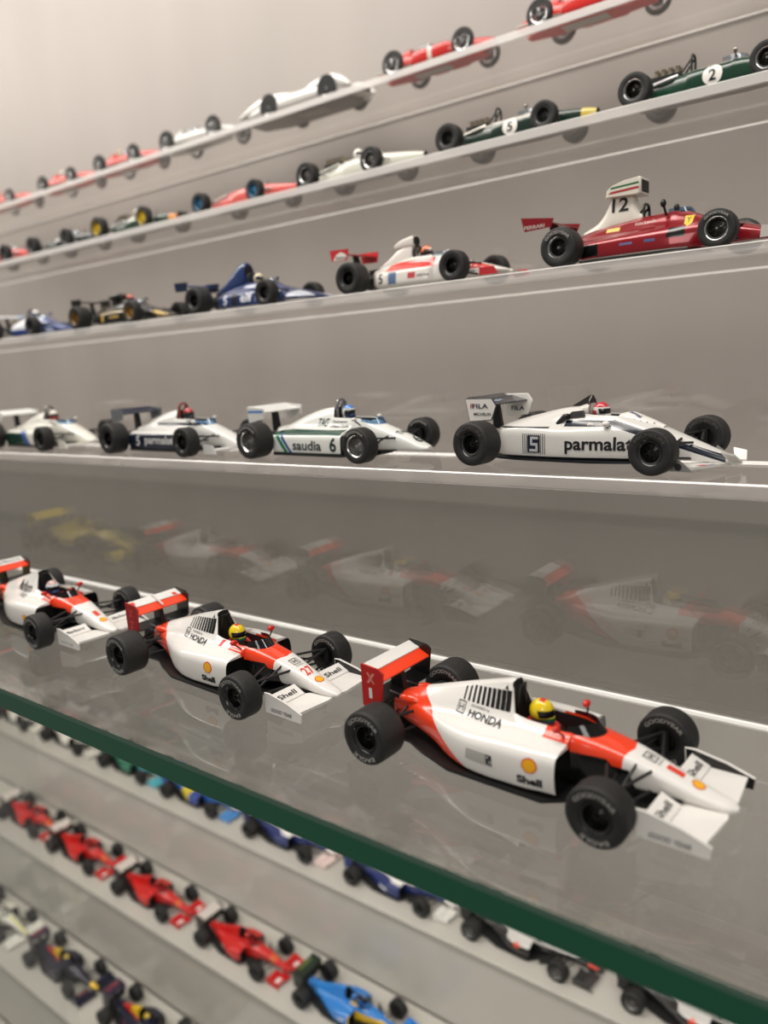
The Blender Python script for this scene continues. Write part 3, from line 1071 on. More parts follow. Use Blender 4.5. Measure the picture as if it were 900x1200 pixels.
def car_arrow(label):
    navy = '#141b2c'
    c = Car('model_racing_car', label, D_GRP)
    secs = [
        X(0, 3.4, [(6, 3.4), (7, 4.4), (7, 8), (6.6, 10.5), (5.6, 11.6), (4, 12.2), (1.6, 12.5)], 12.6),
        X(5, 2.4, [(10.4, 2.4), (11.2, 3), (11.2, 8), (10.9, 11.6), (9, 13.2), (6, 13.8), (2, 14.2)], 14.3),
        X(14, 2, [(11.2, 2), (11.9, 3), (11.9, 8), (11.6, 12), (9, 13.9), (5.6, 15.4), (2, 16.3)], 16.4),
        X(26, 2, [(11.4, 2), (12, 3), (12, 8), (11.8, 11.6), (8, 13.6), (5, 17), (2, 18.6)], 18.8),
        X(33, 2, [(11, 2), (11.6, 3), (11.6, 8), (11.2, 11.5), (7.5, 13.8), (5, 17.6), (2.4, 19)], 19.4),
        X(34.5, 2, [(11, 2), (11.5, 3), (11.5, 8), (11, 11.5), (7.5, 13.9), (6.3, 16), (5, 17)], 17, 8),
        X(47, 2, [(9, 2), (9.8, 3), (9.6, 8), (9, 11.5), (7.4, 13), (6, 15), (4.8, 16.2)], 16.2, 8),
        X(49, 2, [(8.8, 2), (9.5, 3), (9.3, 8), (8.6, 11.3), (7.2, 12.8), (5.6, 14.8), (3.5, 16)], 16.4),
        X(59, 2.2, [(6.5, 2.2), (7.2, 3), (7, 6), (6.6, 9), (6, 10.6), (4.6, 12), (2.4, 12.8)], 13),
        X(70, 2.2, [(4.4, 2.2), (4.9, 2.8), (4.8, 4.5), (4.6, 6.2), (4.2, 7.2), (3.2, 8.1), (1.6, 8.6)], 8.8),
        X(80, 1.6, [(2.8, 1.6), (3.2, 2), (3.1, 2.8), (3, 3.4), (2.7, 3.9), (2, 4.3), (1, 4.5)], 4.6),
        X(84.5, 1.3, [(1.2, 1.3), (1.5, 1.5), (1.5, 1.9), (1.4, 2.2), (1.2, 2.4), (.9, 2.6), (.4, 2.7)], 2.7)]
    regs = [(navy, [(1, 0, 0, -45.9), (.32, 0, 1, -27.9), (-.32, 0, -1, 30.0), (0, 1, 0, -1.9), (-1, 0, 0, 81)]),
            (navy, [(1, 0, 0, -29), (-1, 0, 0, 46), (0, 0, 1, -13.0), (0, 0, -1, 14.9), (0, 1, 0, -4.9)]),
            ('#101216', [(0, 0, -1, 2.9), (-1, 0, 0, 62)]),
            ('#222222', [(-1, 0, 0, 24), (0, 0, 1, -12.4), (0, 0, -1, 12.9), (0, 1, 0, -8.4)])]
    c.part('body', loft(secs, 2, 4), [paint('#d9d7d2', .24, 0, regs, .5), DARK], 'body')
    c.undertray([(-2, 8), (4, 11), (14, 12.6), (40, 12.6), (52, 9.6), (56, 7)], 1.2, 2, paint('#14161d', .4))
    c.wheels(66.2, 40.8, 39, 7.1, 6, 7.8, 9.3, 3.9, 4.2, 'dark', '#181818', '#232323', ('MICHELIN',))
    c.arms((4.4, 8), (5, 9), r=.42)
    c.part('gearbox', MB().box((-6, 0, 7), (12, 5, 5)).tube([(-12, 0, 8), (-16, 0, 8)], 1.6, 10), SATIN)
    nav = paint(navy, .25, 0, (), .5)
    epm = paint('#e6e3dd', .3)
    c.rear_wing([(1.5, 20.6, -5.2, 22.6, 1.2, nav), (-4.6, 22.2, -9.6, 23.4, .8, nav)], 11.4,
                [(-10, 22.8), (1.6, 22.9), (3.4, 20.4), (1.2, 15.4), (-8.4, 14.8)], epm, pillar=([(-2, 11), (-6, 11), (-6, 21), (-3.6, 20.6)], .8))
    for sd, k in ((-1, 'rep'), (1, 'repl')):
        pts = [(-10, 22.8), (1.6, 22.9), (3.4, 20.4), (1.2, 15.4), (-8.4, 14.8)]
        mb = MB()
        for a, b in zip(pts, pts[1:] + pts[:1]):
            mb.tube([(a[0], sd * 11.7, a[1]), (b[0], sd * 11.7, b[1])], .32, 6)
        c.part('edge_trim', mb, SATIN if sd < 0 else epm, parent=c.obj['rw0'])
    c.text('rep', 'FILA', 'R', (-3.4, 20.3), 7, 1.7, '#26263a', .02)
    c.text('rep', 'F', 'R', (-7.2, 20.3), 1.2, 1.7, '#b0242a', .02)
    c.text('rep', 'MICHELIN', 'R', (-2.6, 17.4), 7.6, 1.1, '#1d1d28', .02)
    c.text('repl', 'FILA', 'R', (-2.4, 17.6), 6, 1.6, '#26263a', .02, lift=.75)
    c.text('rw0', 'Parmalat', 'F', (-2.2, -5), 10, 2, '#9fb0c8', .02)
    c.front_wing([(82, 1), (80, 5), (76, 15.6), (69.6, 15.6), (70, 6), (73, 2.6)], 1.0, .8, WHITE,
                 [(76.6, .7), (69.4, .7), (71.4, 4.8)], 15.6, paint('#8e8d8b', .4), .02)
    for sd in (-1, 1):
        c.part('nose_fin', MB().add([(82, sd * 2, 2), (85.5, sd * 2, 2), (84.5, sd * 5.2, 4.4), (80.4, sd * 5.2, 5.2), (82, sd * 2, 2.6), (85.5, sd * 2, 2.6), (84.5, sd * 5.2, 5), (80.4, sd * 5.2, 5.8)],
                                     [(0, 1, 2, 3), (4, 5, 6, 7), (0, 1, 5, 4), (1, 2, 6, 5), (2, 3, 7, 6), (3, 0, 4, 7)]), WHITE)
    c.shape('fw', [(-1.6, -1.5), (.4, -1.5), (1.4, 1.5), (-.6, 1.5)], 'T', (77, -10), '#c03038')
    c.shape('fw', [(-1.4, -2), (.8, -2), (1.8, 2), (-.4, 2)], 'T', (78.8, -8), '#27479a')
    c.shape('fep', circ(1.1), 'R', (72.0, 2.1), '#2b2b2b', name='emblem')
    c.driver(38.5, 17.4, '#2a3c78', '#e3ded6', [('#c6323c', [(0, 0, 1, -1.5, 1)]), ('#c6323c', [(-1, 0, 0, -.6, 1), (0, 0, -1, .4, 1), (0, 0, 1, 2.2, 1)])])
    c.part('cockpit_fairing', loft([S(46.5, 5.2, 13.6, 16.9, 2.2, wc=2, tw=.7), S(49, 5, 13.4, 17.3, 2.2, wc=2, tw=.7), S(54, 4, 12.6, 15.8, 2.2, wc=1.5, tw=.7), S(61, 1.5, 11.4, 12.9, 2.2, wc=.6)], 1, 4), [paint('#e9e6e0', .25, coat=.4)], 'fair')
    for k in range(6):
        c.shape('fair', circ(.22, 8), 'R', (48 + 2 * k, 15.6 - .38 * k), '#555555', name='rivet')
    c.text('fair', 'Santal', 'T', (51.5, -1.5), 4.4, 1.4, '#26356e', .02, rot=-12)
    c.part('head_rest', loft([S(29, 2, 16, 18.4, wc=.8), S(33.6, 3.8, 15.6, 20, wc=1.5), S(35.4, 3.8, 15.6, 20.2, wc=1.5)], 1, 3), [paint('#d8d5cf', .3)])
    c.part('roll_hoop', MB().prism([(27.6, 19.2), (34.6, 23), (35.4, 22.8), (35.2, 19)], 'xz', -.5, .5).tube([(35, -2.6, 16), (35, -1.8, 21), (35, 0, 22.8), (35, 1.8, 21), (35, 2.6, 16)], .5, 8), paint('#4a4644', .3, .6))
    c.part('air_intake', MB().tube([(26, -7.4, 13.6), (28.6, -7.2, 16.2), (29.8, -7.2, 16.2)], 1.0, 12).tube([(29.8, -7.2, 16.2), (30.2, -7.2, 16.3)], .8, 12, 1), [SATIN, DARK])
    c.steering(47, 12.5)
    c.mirrors(44.6, 8.6, 13.9, WHITE, (0, 6), (1.3, 1.2, 1.1))
    c.part('bonnet_panel', MB().prism([(27.5, 15.2), (31, 17.8), (35, 18.2), (35.6, 16.2)], 'xz', -6.6, -5.6), paint('#5b5a5c', .35, .5))
    for k in range(12):
        c.shape('body', rect(.28, 7.2), 'R', (14.4 + .8 * k, 7.1), navy, name='number_stripe')
    c.shape('body', rect(5, 6.0), 'R', (18.8, 7.1), navy, name='number_panel')
    for a, b, w, h in ((.3, 2.1, 3.2, .9), (-.9, .6, .9, 2.2), (.2, -.1, 3, .9), (1.3, -1.2, .9, 2.0), (0, -2.2, 3.4, .9)):
        c.shape('body', rect(w, h), 'R', (18.8 + a, 7.1 + b), '#b9bbc0', lift=.13, name='number_bar')
    c.text('body', 'parmalat', 'R', (42.4, 6.9), 23, 5.8, '#15161a', .025)
    c.text('body', 'BMW POWER', 'R', (40.5, 13.8), 6, 1.0, '#e8e4dc', .02, rot=-2)
    return c.flush()


def car_sidepod(label, base, pod_regs, rw, texts, helmet, words=('GOODYEAR',), rim='#8d8c8a', lip='#d0d0d0', hoopm=None, fw=False, rwhalf=11.6, suit='#c9c6c0'):
    c = Car('model_racing_car', label, D_GRP)
    pod = lambda w: [(w - .6, 1.6), (w, 2.1), (w, 6), (w - .4, 10)]
    secs = [
        X(-2, 4, [(3.4, 4), (4.2, 5), (4.2, 8), (4, 10), (3.6, 10.8), (2.8, 11.6), (1.4, 12)], 12.1),
        X(4.8, 2.6, [(5, 2.6), (6, 3.4), (6, 7), (5.8, 10), (5, 11.2), (3.8, 12.4), (1.8, 13)], 13.2),
        X(5.1, 1.6, pod(14) + [(6, 11.2), (4, 12.4), (1.8, 13.1)], 13.3),
        X(17, 1.6, pod(14.2) + [(6.2, 11.8), (4.6, 15.4), (2, 17.2)], 17.4),
        X(28, 1.6, pod(14.2) + [(6.4, 12.4), (5, 17), (2.2, 19.8)], 20.1),
        X(33, 1.6, pod(14.2) + [(6.4, 12.8), (5, 17.4), (2.4, 20.1)], 20.4),
        X(34.5, 1.6, pod(14.2) + [(6.5, 13), (5.6, 15), (4.6, 16.4)], 16.4, 8),
        X(45.6, 1.7, pod(13.9) + [(6.4, 12), (5.4, 14.4), (4.5, 16)], 16, 8),
        X(45.9, 2, [(5, 2), (6, 3), (6.2, 7), (6.2, 10), (6, 12), (5.3, 14.4), (4.5, 16)], 16, 8),
        X(52, 2.1, [(5, 2.1), (5.8, 3), (6, 7), (6, 10), (5.8, 11.8), (5.1, 14), (4.3, 15.4)], 15.4, 7),
        X(53.5, 2.2, [(4.9, 2.2), (5.7, 3), (5.9, 7), (5.9, 9.8), (5.7, 11.4), (4.9, 13.6), (2.8, 14.8)], 15.1),
        X(62, 2.6, [(4.4, 2.6), (5.2, 3.4), (5.4, 6), (5.3, 8.5), (5, 10), (4, 11.2), (2, 11.8)], 12),
        X(72, 2.8, [(3.6, 2.8), (4.4, 3.4), (4.5, 4.8), (4.4, 6), (4.1, 7), (3.2, 7.9), (1.6, 8.3)], 8.5),
        X(79, 2.9, [(2.6, 2.9), (3.2, 3.2), (3.3, 3.7), (3.2, 4.2), (2.9, 4.6), (2.2, 5), (1.1, 5.2)], 5.3),
        X(81, 3.2, [(1.2, 3.2), (1.6, 3.4), (1.7, 3.7), (1.6, 4), (1.4, 4.2), (1, 4.4), (.5, 4.5)], 4.5)]
    c.part('body', loft(secs, 2, 4), [paint(base, .24, 0, pod_regs + [('#0d0d0d', [(1, 0, 0, -45.5), (0, 1, 0, -6.8), (0, 0, -1, 9.6)])], .5), DARK], 'body')
    c.undertray([(2, 9), (6, 14.6), (46, 14.6), (50, 9), (58, 5)], .9, 1.7, SATIN)
    c.wheels(62.4, 41, 38.6, 7.0, 6.4, 7.8, 9.4, 4.2, 4.3, 'lip', rim, lip, words)
    c.arms((4.6, 8), (5, 9), r=.42)
    c.part('gearbox', MB().box((-6, 0, 7), (13, 5, 5)), SATIN)
    c.rear_wing([(-2, 19.2, -9.4, 21, 1.2, rw[0]), (-9, 20.8, -11.6, 21.8, .6, rw[1])], rwhalf,
                [(-12, 21.8), (-1, 20.8), (-1.6, 16.4), (-11, 14.6)], rw[2], pillar=([(-4, 10), (-8, 10), (-8, 19.8), (-5.6, 19.4)], 1.0))
    c.driver(39, 18.2, suit, *helmet)
    c.hoop(35, 2.6, 15, 23.6, hoopm or paint('#9a9a9a', .25, .8), .6, 5)
    c.screen(50, 59, 5, 14.6, 2.6, BLUESCREEN, .8, -1.2)
    c.mirrors(49, 8.2, 15.8, paint(base, .25), (1, 5.6), (.9, 1.4, .8))
    c.steering(50, 12)
    if fw:
        c.front_wing([(80, 2), (77, 16), (70, 16), (71, 3)], 2.2, .7, paint(base, .25), [(78, 1), (69, 1), (69, 5.4), (76, 5)], 15.8, paint(base, .25))
    for key, t, sd, ctr, W, H, col, kw in texts:
        if t == '#':
            c.shape(key, W, sd, ctr, col)
        else:
            c.text(key, t, sd, ctr, W, H, col, .02, **kw)
    return c.flush()


# ------------------------------------------------------------------ seventies cars
def airbox_part(c, secs, mats, key='air', mouth=None):
    mb = loft(secs, 2, 4, inner=False)
    o = c.part('airbox', mb, mats, key)
    if mouth:
        x, w, z0, z1 = mouth
        c.part('air_inlet', MB().prism([(w * math.cos(a) * (abs(math.cos(a)) ** -.35 if abs(math.cos(a)) > .01 else 1), (z0 + z1) / 2 + (z1 - z0) / 2 * math.sin(a)) for a in [2 * math.pi * k / 20 for k in range(20)]], 'yz', x - .1, x + .12), DARK, parent=o)
    return o


def car_flat_red(label):
    red = '#8e1822'
    c = Car('model_racing_car', label, C_GRP)
    secs = [
        X(-2, 4, [(4, 4), (5, 5), (5, 8), (4.8, 9.6), (4.2, 10.4), (3.4, 11.2), (1.6, 11.8)], 12),
        X(3, 3.6, [(6, 3.6), (7, 4.4), (7, 7), (6.6, 9.5), (5.6, 10.8), (4, 12.2), (2, 13.4)], 13.6),
        X(5, 2, [(10.8, 2), (11.8, 3), (11.8, 6), (11.4, 8.4), (7.6, 10.4), (4.8, 12.8), (2.1, 14)], 14.2),
        X(12, 2, [(11.8, 2), (12.8, 3), (12.8, 6), (12.2, 8.8), (8, 10.8), (5.5, 13.6), (2.2, 15.4)], 15.6),
        X(26, 2, [(12.6, 2), (13.6, 3), (13.6, 6), (12.8, 9.2), (8.4, 11.6), (6, 14.8), (2.6, 16.8)], 17),
        X(28.6, 2, [(12.6, 2), (13.6, 3), (13.6, 6), (12.8, 9.2), (8.4, 11.8), (6.4, 14.8), (4.8, 16.2)], 16.2, 7),
        X(40, 2, [(12, 2), (12.8, 3), (12.6, 6), (11.8, 9.2), (8, 12.4), (6.2, 15.2), (4.8, 16.6)], 16.6, 7),
        X(42.6, 2, [(11, 2), (12, 3), (11.8, 6), (11, 9.2), (7.8, 12.4), (5.8, 15.2), (3, 16.6)], 17),
        X(47.5, 2, [(9, 2), (10, 3), (9.8, 6), (9.2, 9), (7, 11.8), (5, 13.8), (2.6, 14.8)], 15),
        X(56, 2.4, [(5.6, 2.4), (6.4, 3.2), (6.4, 6), (6.2, 8), (5.4, 9.6), (4, 10.8), (2, 11.4)], 11.6),
        X(66, 2.6, [(5.4, 2.6), (6.2, 3.2), (6.2, 5), (6, 6.4), (5, 7.4), (3.6, 8.2), (1.8, 8.6)], 8.8),
        X(77, 2.6, [(4.6, 2.6), (5.2, 2.9), (5.2, 3.4), (5, 3.8), (4.2, 4.2), (3, 4.5), (1.5, 4.7)], 4.8)]
    regs = [('#101010', [(1, 0, .1, -6), (-1, 0, 0, 12.6), (0, 0, 1, -3.4), (0, 0, -1, 8.0), (0, 1, 0, -8)]),
            ('#b8b6b2', [(0, 0, -1, 2.75), (-1, 0, 0, 46)]),
            ('#141414', [(1, 0, -.3, -36.6), (-1, 0, 0, 45), (0, 0, 1, -6.6), (0, 0, -1, 10.2), (0, 1, 0, -7)])]
    c.part('body', loft(secs, 2, 4), [paint(red, .2, .25, regs, .6), DARK], 'body')
    c.wheels(58.8, 35.4, 35, 6.6, 5.6, 7.6, 8.8, 3.9, 4.0, 'lip', '#3a3836', '#d0d0d0', ('GOODYEAR',))
    c.arms((4.5, 8.5), (5, 9), r=.42)
    c.undertray([(3, 10), (10, 12.4), (44, 12.4), (50, 8)], 1.0, 1.8, paint('#8a8884', .3, .5))
    c.engine(-2, 14, 4, 12, 3)
    white = paint('#e2dcd0', .28, 0, (), .3)
    airbox_part(c, [S(2, 1.2, 12.6, 14.2, wc=.4), S(8, 3.4, 12.4, 17, 2.2, wc=.8, tw=.6), S(12.6, 4.2, 12.6, 22.5, 2.8, wc=.8, tw=.6), S(14.6, 4.4, 12.8, 26.2, 4, wc=.8, tw=.64), S(22.8, 4.2, 13, 26.4, 4, wc=.8, tw=.66), S(25, 3.6, 14, 20, 2.6, wc=.8, tw=.7), S(27.5, 3.2, 14, 17.4, 2.4, wc=.8)], [white], 'air')
    pb = MB()
    for q0, q1 in ((12.8, 26.8),):
        out = [(12.8, 25.4), (26.2, 25.0), (26.8, 25.4), (26.8, 31.0), (26.2, 31.5), (20, 31.0), (15.4, 29.8), (13.2, 28.2)]
        cx_, cz_ = 20, 28.2
        v = [(cx_ + (x - cx_) * k, y, cz_ + (z - cz_) * k) for y, k in ((-4.9, .9), (-4.3, 1.0), (4.3, 1.0), (4.9, .9)) for x, z in out]
        n = len(out)
        f = [tuple(range(n))[::-1], tuple(range(3 * n, 4 * n))] + [(r * n + i, r * n + (i + 1) % n, (r + 1) * n + (i + 1) % n, (r + 1) * n + i) for r in range(3) for i in range(n)]
        pb.add(v, f)
    c.part('airbox', pb, [white], 'pod', angle=40)
    c.part('air_inlet', MB().prism([(-3.8, 26), (3.8, 26), (3.8, 30.4), (-3.8, 30.4)], 'yz', 26.7, 26.95), DARK)
    for z, col in ((28.9, '#2c6a3c'), (28.1, '#e2dcd0'), (27.2, '#b03030')):
        c.shape('pod', rect(12.6, .75), 'R', (19.8, z), col, 3)
    c.text('air', '12', 'R', (18.2, 22.4), 6.6, 5.2, '#1c1c1c', .02)
    rw = paint(red, .25, .2, (), .5)
    c.rear_wing([(-6.4, 18.6, -18.6, 21.2, 1.2, rw)], 12.4, [(-20, 22.2), (-5.6, 20.2), (-7, 17.0), (-18.6, 16.6)], rw, pillar=([(-8, 9), (-12, 9), (-13, 19), (-10, 18.6)], .6))
    c.text('rep', 'FERRARI', 'R', (-14, 18.0), 9, 1.4, '#c9b9b4', .02)
    c.shape('body', [(-1.5, 2.0), (1.5, 2.0), (1.3, -1), (0, -2.2), (-1.3, -1)], 'R', (45.6, 12.2), '#e8c93a', name='emblem')
    c.text('body', 'Y', 'R', (45.6, 12.5), 1.4, 2, '#2a2416', lift=.14)
    c.shape('body', rect(5.6, 1.5), 'R', (16.6, 12.9), '#dfc46a', name='sticker')
    c.text('body', 'Niki Lauda', 'R', (29.5, 13.9), 8, 1.2, '#d9c7c0', rot=3)
    c.shape('body', rect(5, .9), 'R', (24, 6.4), '#62648c', name='sticker')
    c.shape('body', rect(4, 1.0), 'R', (33, 6.5), '#4f5684', name='sticker')
    c.screen(37.5, 46.5, 5, 16.2, 2.8, BLUESCREEN, .7, -1)
    c.hoop(27.4, 3, 14, 21.5)
    for sd in (-1, 1):
        c.part('mirror', MB().ball((36.4, sd * 7.8, 19.6), (1.1, 1.3, 1.5)).tube([(36.4, sd * 7, 18.6), (36.8, sd * 5.6, 15.4)], .45, 6), BLK)
    c.steering(40, 13)
    c.front_wing([(80, 3), (80, 15), (73, 15.6), (72, 5)], 3.2, .8, rw, [(81, 2), (72, 2), (72.4, 6), (80, 5.4)], 15.6, paint('#c9c5be', .3))
    return c.flush()


def car_seventies(label, base, regs, air=None, nose='wedge', rwc=None, rim='#2a2a2a', lip='#3a3a3a', helmet=None, texts=(), rwz=22, epc=None, pods=True, wb=57.4, rwx=-16, trumpets=0, suit='#b8b4ac', rwh=11.6, style='lip', wings=True):
    c = Car('model_racing_car', label, C_GRP)
    pw = 12.4 if pods else 9.6
    secs = [
        X(4, 3, [(5, 3), (6, 4), (6, 7), (5.8, 9), (5, 10), (4, 11), (2, 11.6)], 11.8),
        X(12, 2, [(pw - 1, 2), (pw, 3), (pw, 6), (pw - .6, 8.6), (7.4, 10.4), (5.2, 12), (2.2, 13.2)], 13.4),
        X(24, 2, [(pw - .8, 2), (pw + .2, 3), (pw, 6), (pw - .6, 9), (7.8, 11), (6, 13.4), (2.6, 15)], 15.2),
        X(26, 2, [(pw - .8, 2), (pw + .2, 3), (pw, 6), (pw - .6, 9), (7.8, 11), (6.2, 13.4), (4.8, 14.6)], 14.6, 7),
        X(38, 2, [(pw - 2, 2), (pw - 1.2, 3), (pw - 1.6, 6), (pw - 2.4, 8.8), (7.2, 11), (6, 13.4), (4.7, 14.6)], 14.6, 7),
        X(40.5, 2, [(7.2, 2), (8, 3), (8, 6), (7.8, 9), (6.8, 11), (5.6, 13.2), (2.8, 14.6)], 15),
        X(50, 2.2, [(6, 2.2), (6.8, 3), (6.8, 5.6), (6.6, 8), (5.8, 9.4), (4.4, 10.8), (2.2, 11.4)], 11.6)]
    if nose == 'wide':
        secs += [X(58, 2.2, [(6.4, 2.2), (7.2, 2.8), (7.2, 4.8), (7, 6.6), (6, 7.8), (4.4, 8.8), (2.2, 9.2)], 9.4),
                 X(64, 2.2, [(13.4, 2.2), (15.2, 2.8), (15.4, 4), (15, 5.2), (11, 6.6), (6, 7.6), (3, 7.9)], 8),
                 X(72, 2.2, [(14, 2.2), (15.6, 2.6), (15.8, 3.4), (15.2, 4.2), (11, 5), (6, 5.6), (3, 5.8)], 5.9),
                 X(77, 2.4, [(11, 2.4), (12.6, 2.6), (12.6, 2.9), (12, 3.2), (9, 3.4), (5, 3.6), (2, 3.7)], 3.7)]
    else:
        secs += [X(62, 2.4, [(4.8, 2.4), (5.6, 3), (5.6, 4.6), (5.4, 6), (4.8, 7), (3.6, 7.8), (1.8, 8.2)], 8.4),
                 X(74, 2.6, [(3.6, 2.6), (4.2, 2.9), (4.2, 3.3), (4, 3.7), (3.4, 4.1), (2.4, 4.4), (1.2, 4.5)], 4.6),
                 X(77, 2.8, [(2.2, 2.8), (2.6, 3), (2.6, 3.1), (2.4, 3.3), (2, 3.5), (1.4, 3.6), (.7, 3.7)], 3.7)]
    c.part('body', loft(secs, 2, 3), [paint(base, .25, 0, regs, .5), DARK], 'body')
    c.wheels(wb, 35.6, 34.6, 6.6, 5.8, 7.4, 9.2, 3.8, 4, style, rim, lip, None)
    c.arms((4.5, 8), (4.5, 8), r=.42)
    c.engine(-4, 12, 3, 12, 3.2, stacks=trumpets)
    rwm = paint(rwc or base, .28, 0, (), .3)
    if wings:
        c.rear_wing([(rwx + 9, rwz - 2, rwx, rwz, 1.2, rwm)], rwh, [(rwx - 1.6, rwz + .8), (rwx + 10, rwz + .4), (rwx + 8.8, rwz - 4.6), (rwx - .6, rwz - 4.4)], paint(epc or rwc or base, .3),
                    pillar=([(rwx + 10, 8), (rwx + 5, 8), (rwx + 3, rwz - 1), (rwx + 6, rwz - 1.6)], .6))
    if nose != 'wide':
        c.front_wing([(76, 3), (75, 14.6), (68.6, 14.6), (67, 4)], 3, .7, paint(base, .25, 0, (), .4), [(77, 1.6), (68, 1.6), (68, 5), (75, 4.6)], 14.6, paint(epc or base, .3))
    if air:
        for s_ in air[0]:
            airbox_part(c, s_[0], [paint(air[1], .25, 0, (), .5)], 'air' if s_ is air[0][0] else 'air2', s_[1])
    if helmet:
        c.driver(31.5, 16.6, suit, *helmet)
    c.screen(37, 46, 5, 14.2, 2.6, CLEARSCREEN, .7, -1)
    c.hoop(26.4, 3, 12, 20)
    c.mirrors(38.5, 7.4, 16.6, paint(base, .25), (0, 5.4), (.8, 1.3, .8))
    for key, t, sd, ctr, W, H, col in texts:
        if t == '#':
            c.shape(key, W, sd, ctr, col)
        elif t == 'o':
            c.roundel(key, sd, ctr, W, H, back=col)
        else:
            c.text(key, t, sd, ctr, W, H, col, .02)
    return c.flush()


# ------------------------------------------------------------------ sixties cars
def car_cigar(label, base, stripe=None, number=None, rim='#2b2b2b', lip='#d0d0d0', helmet=None, nose=None, wb=53.4, hoop=True, tail='#9a9a9a', screen=None, trumpets=4, R=(6.6, 7.2), suit='#d8d5cf', k=1.0, cover=False, regs=(), style='lip', plate=None):
    c = Car('model_racing_car', label, B_GRP)
    rg = list(regs)
    if nose:
        rg.append((nose, [(1, 0, 0, -66)]))
    if stripe:
        rg.append((stripe, [(0, -1, 0, 1.6), (0, 0, 1, -8), (1, 0, 0, -40)]))
    secs = [S(-6, 2.6, 5, 9.6, wc=.8), S(0, 4.6, 3.6, 11.4, wc=1.4), S(9, 6.2, 2.6, 12.6, wc=2, tw=.8), S(18, 7, 2.4, 13.6, wc=2.5, tw=.85), S(19.4, 7, 2.4, 13.8, wc=4.9, d=7.5), S(36, 7.2, 2.4, 13.8, wc=4.9, d=7.5), S(38, 7.1, 2.4, 14.2, wc=2.6),
            S(48, 6.6, 2.6, 12.8, wc=2.4), S(58, 5.6, 3, 11.4, wc=2), S(66, 4.6, 3.6, 10.2, wc=1.6), S(72, 3.4, 4.6, 9, wc=1.2), S(72.8, 3.0, 5, 8.6, wc=1)]
    c.part('body', loft(secs, 2, 3), [paint(base, .22, 0, rg, .6), paint('#3a2a22', .6)], 'body')
    c.part('nose_inlet', MB().lathe([(0, 0.12), (2.3, .12), (2.5, -.2)], 18, 'x', (72.8, 0, 6.8)), DARK)
    c.wheels(wb, 34, 33.4, R[0], 4.6, R[1], 6.2, R[0] * .60, R[1] * .58, style, rim, lip, None)
    c.arms((5, 8), (4.5, 8), paint('#a8a8a8', .3, .8), .36, True)
    if not cover:
        c.engine(-2, 16, 6, 14.6, 3, tail, trumpets)
    else:
        c.part('exhaust_pipe', MB().tube([(14, -5.6, 11), (4, -4.6, 10), (-8, -3, 9), (-16, -3, 9)], .8, 8), paint(tail, .3, .8))
        c.part('exhaust_pipe', MB().tube([(14, 5.6, 11), (4, 4.6, 10), (-8, 3, 9), (-16, 3, 9)], .8, 8), paint(tail, .3, .8))
    if hoop:
        c.hoop(19.6, 2.7, 12, 20.4, paint('#1d2420', .4), .55, 6)
    c.screen(33, 44, 5, 13.4, 3.0, screen or CLEARSCREEN, .8, -.8)
    c.steering(33, 12)
    for sd in (-1, 1):
        c.part('mirror', MB().tube([(38, sd * 6.8, 16), (39.3, sd * 6.8, 16)], 1.0, 12).tube([(38.6, sd * 6.6, 15.2), (38.8, sd * 5.8, 13.2)], .3, 6, 1), [paint('#8f8b84', .25, .8), BLK])
    if helmet:
        c.driver(25.5, 16.4, suit, *helmet)
    if number:
        c.roundel('body', 'R', (29.5, 8.7), 4.1, number)
        if nose is None:
            c.roundel('body', 'F', (58, 0), 3.4, number)
    c.undertray([(-4, 2.5), (8, 5), (40, 6), (62, 4)], 2.0, 2.6, paint('#4a4a4a', .4, .4), 'floor_pan')
    if plate:
        c.part('maker_plate', MB().box((30, 0, 1.85), (24, 7, .3)), paint(plate, .4))
    return c.flush()


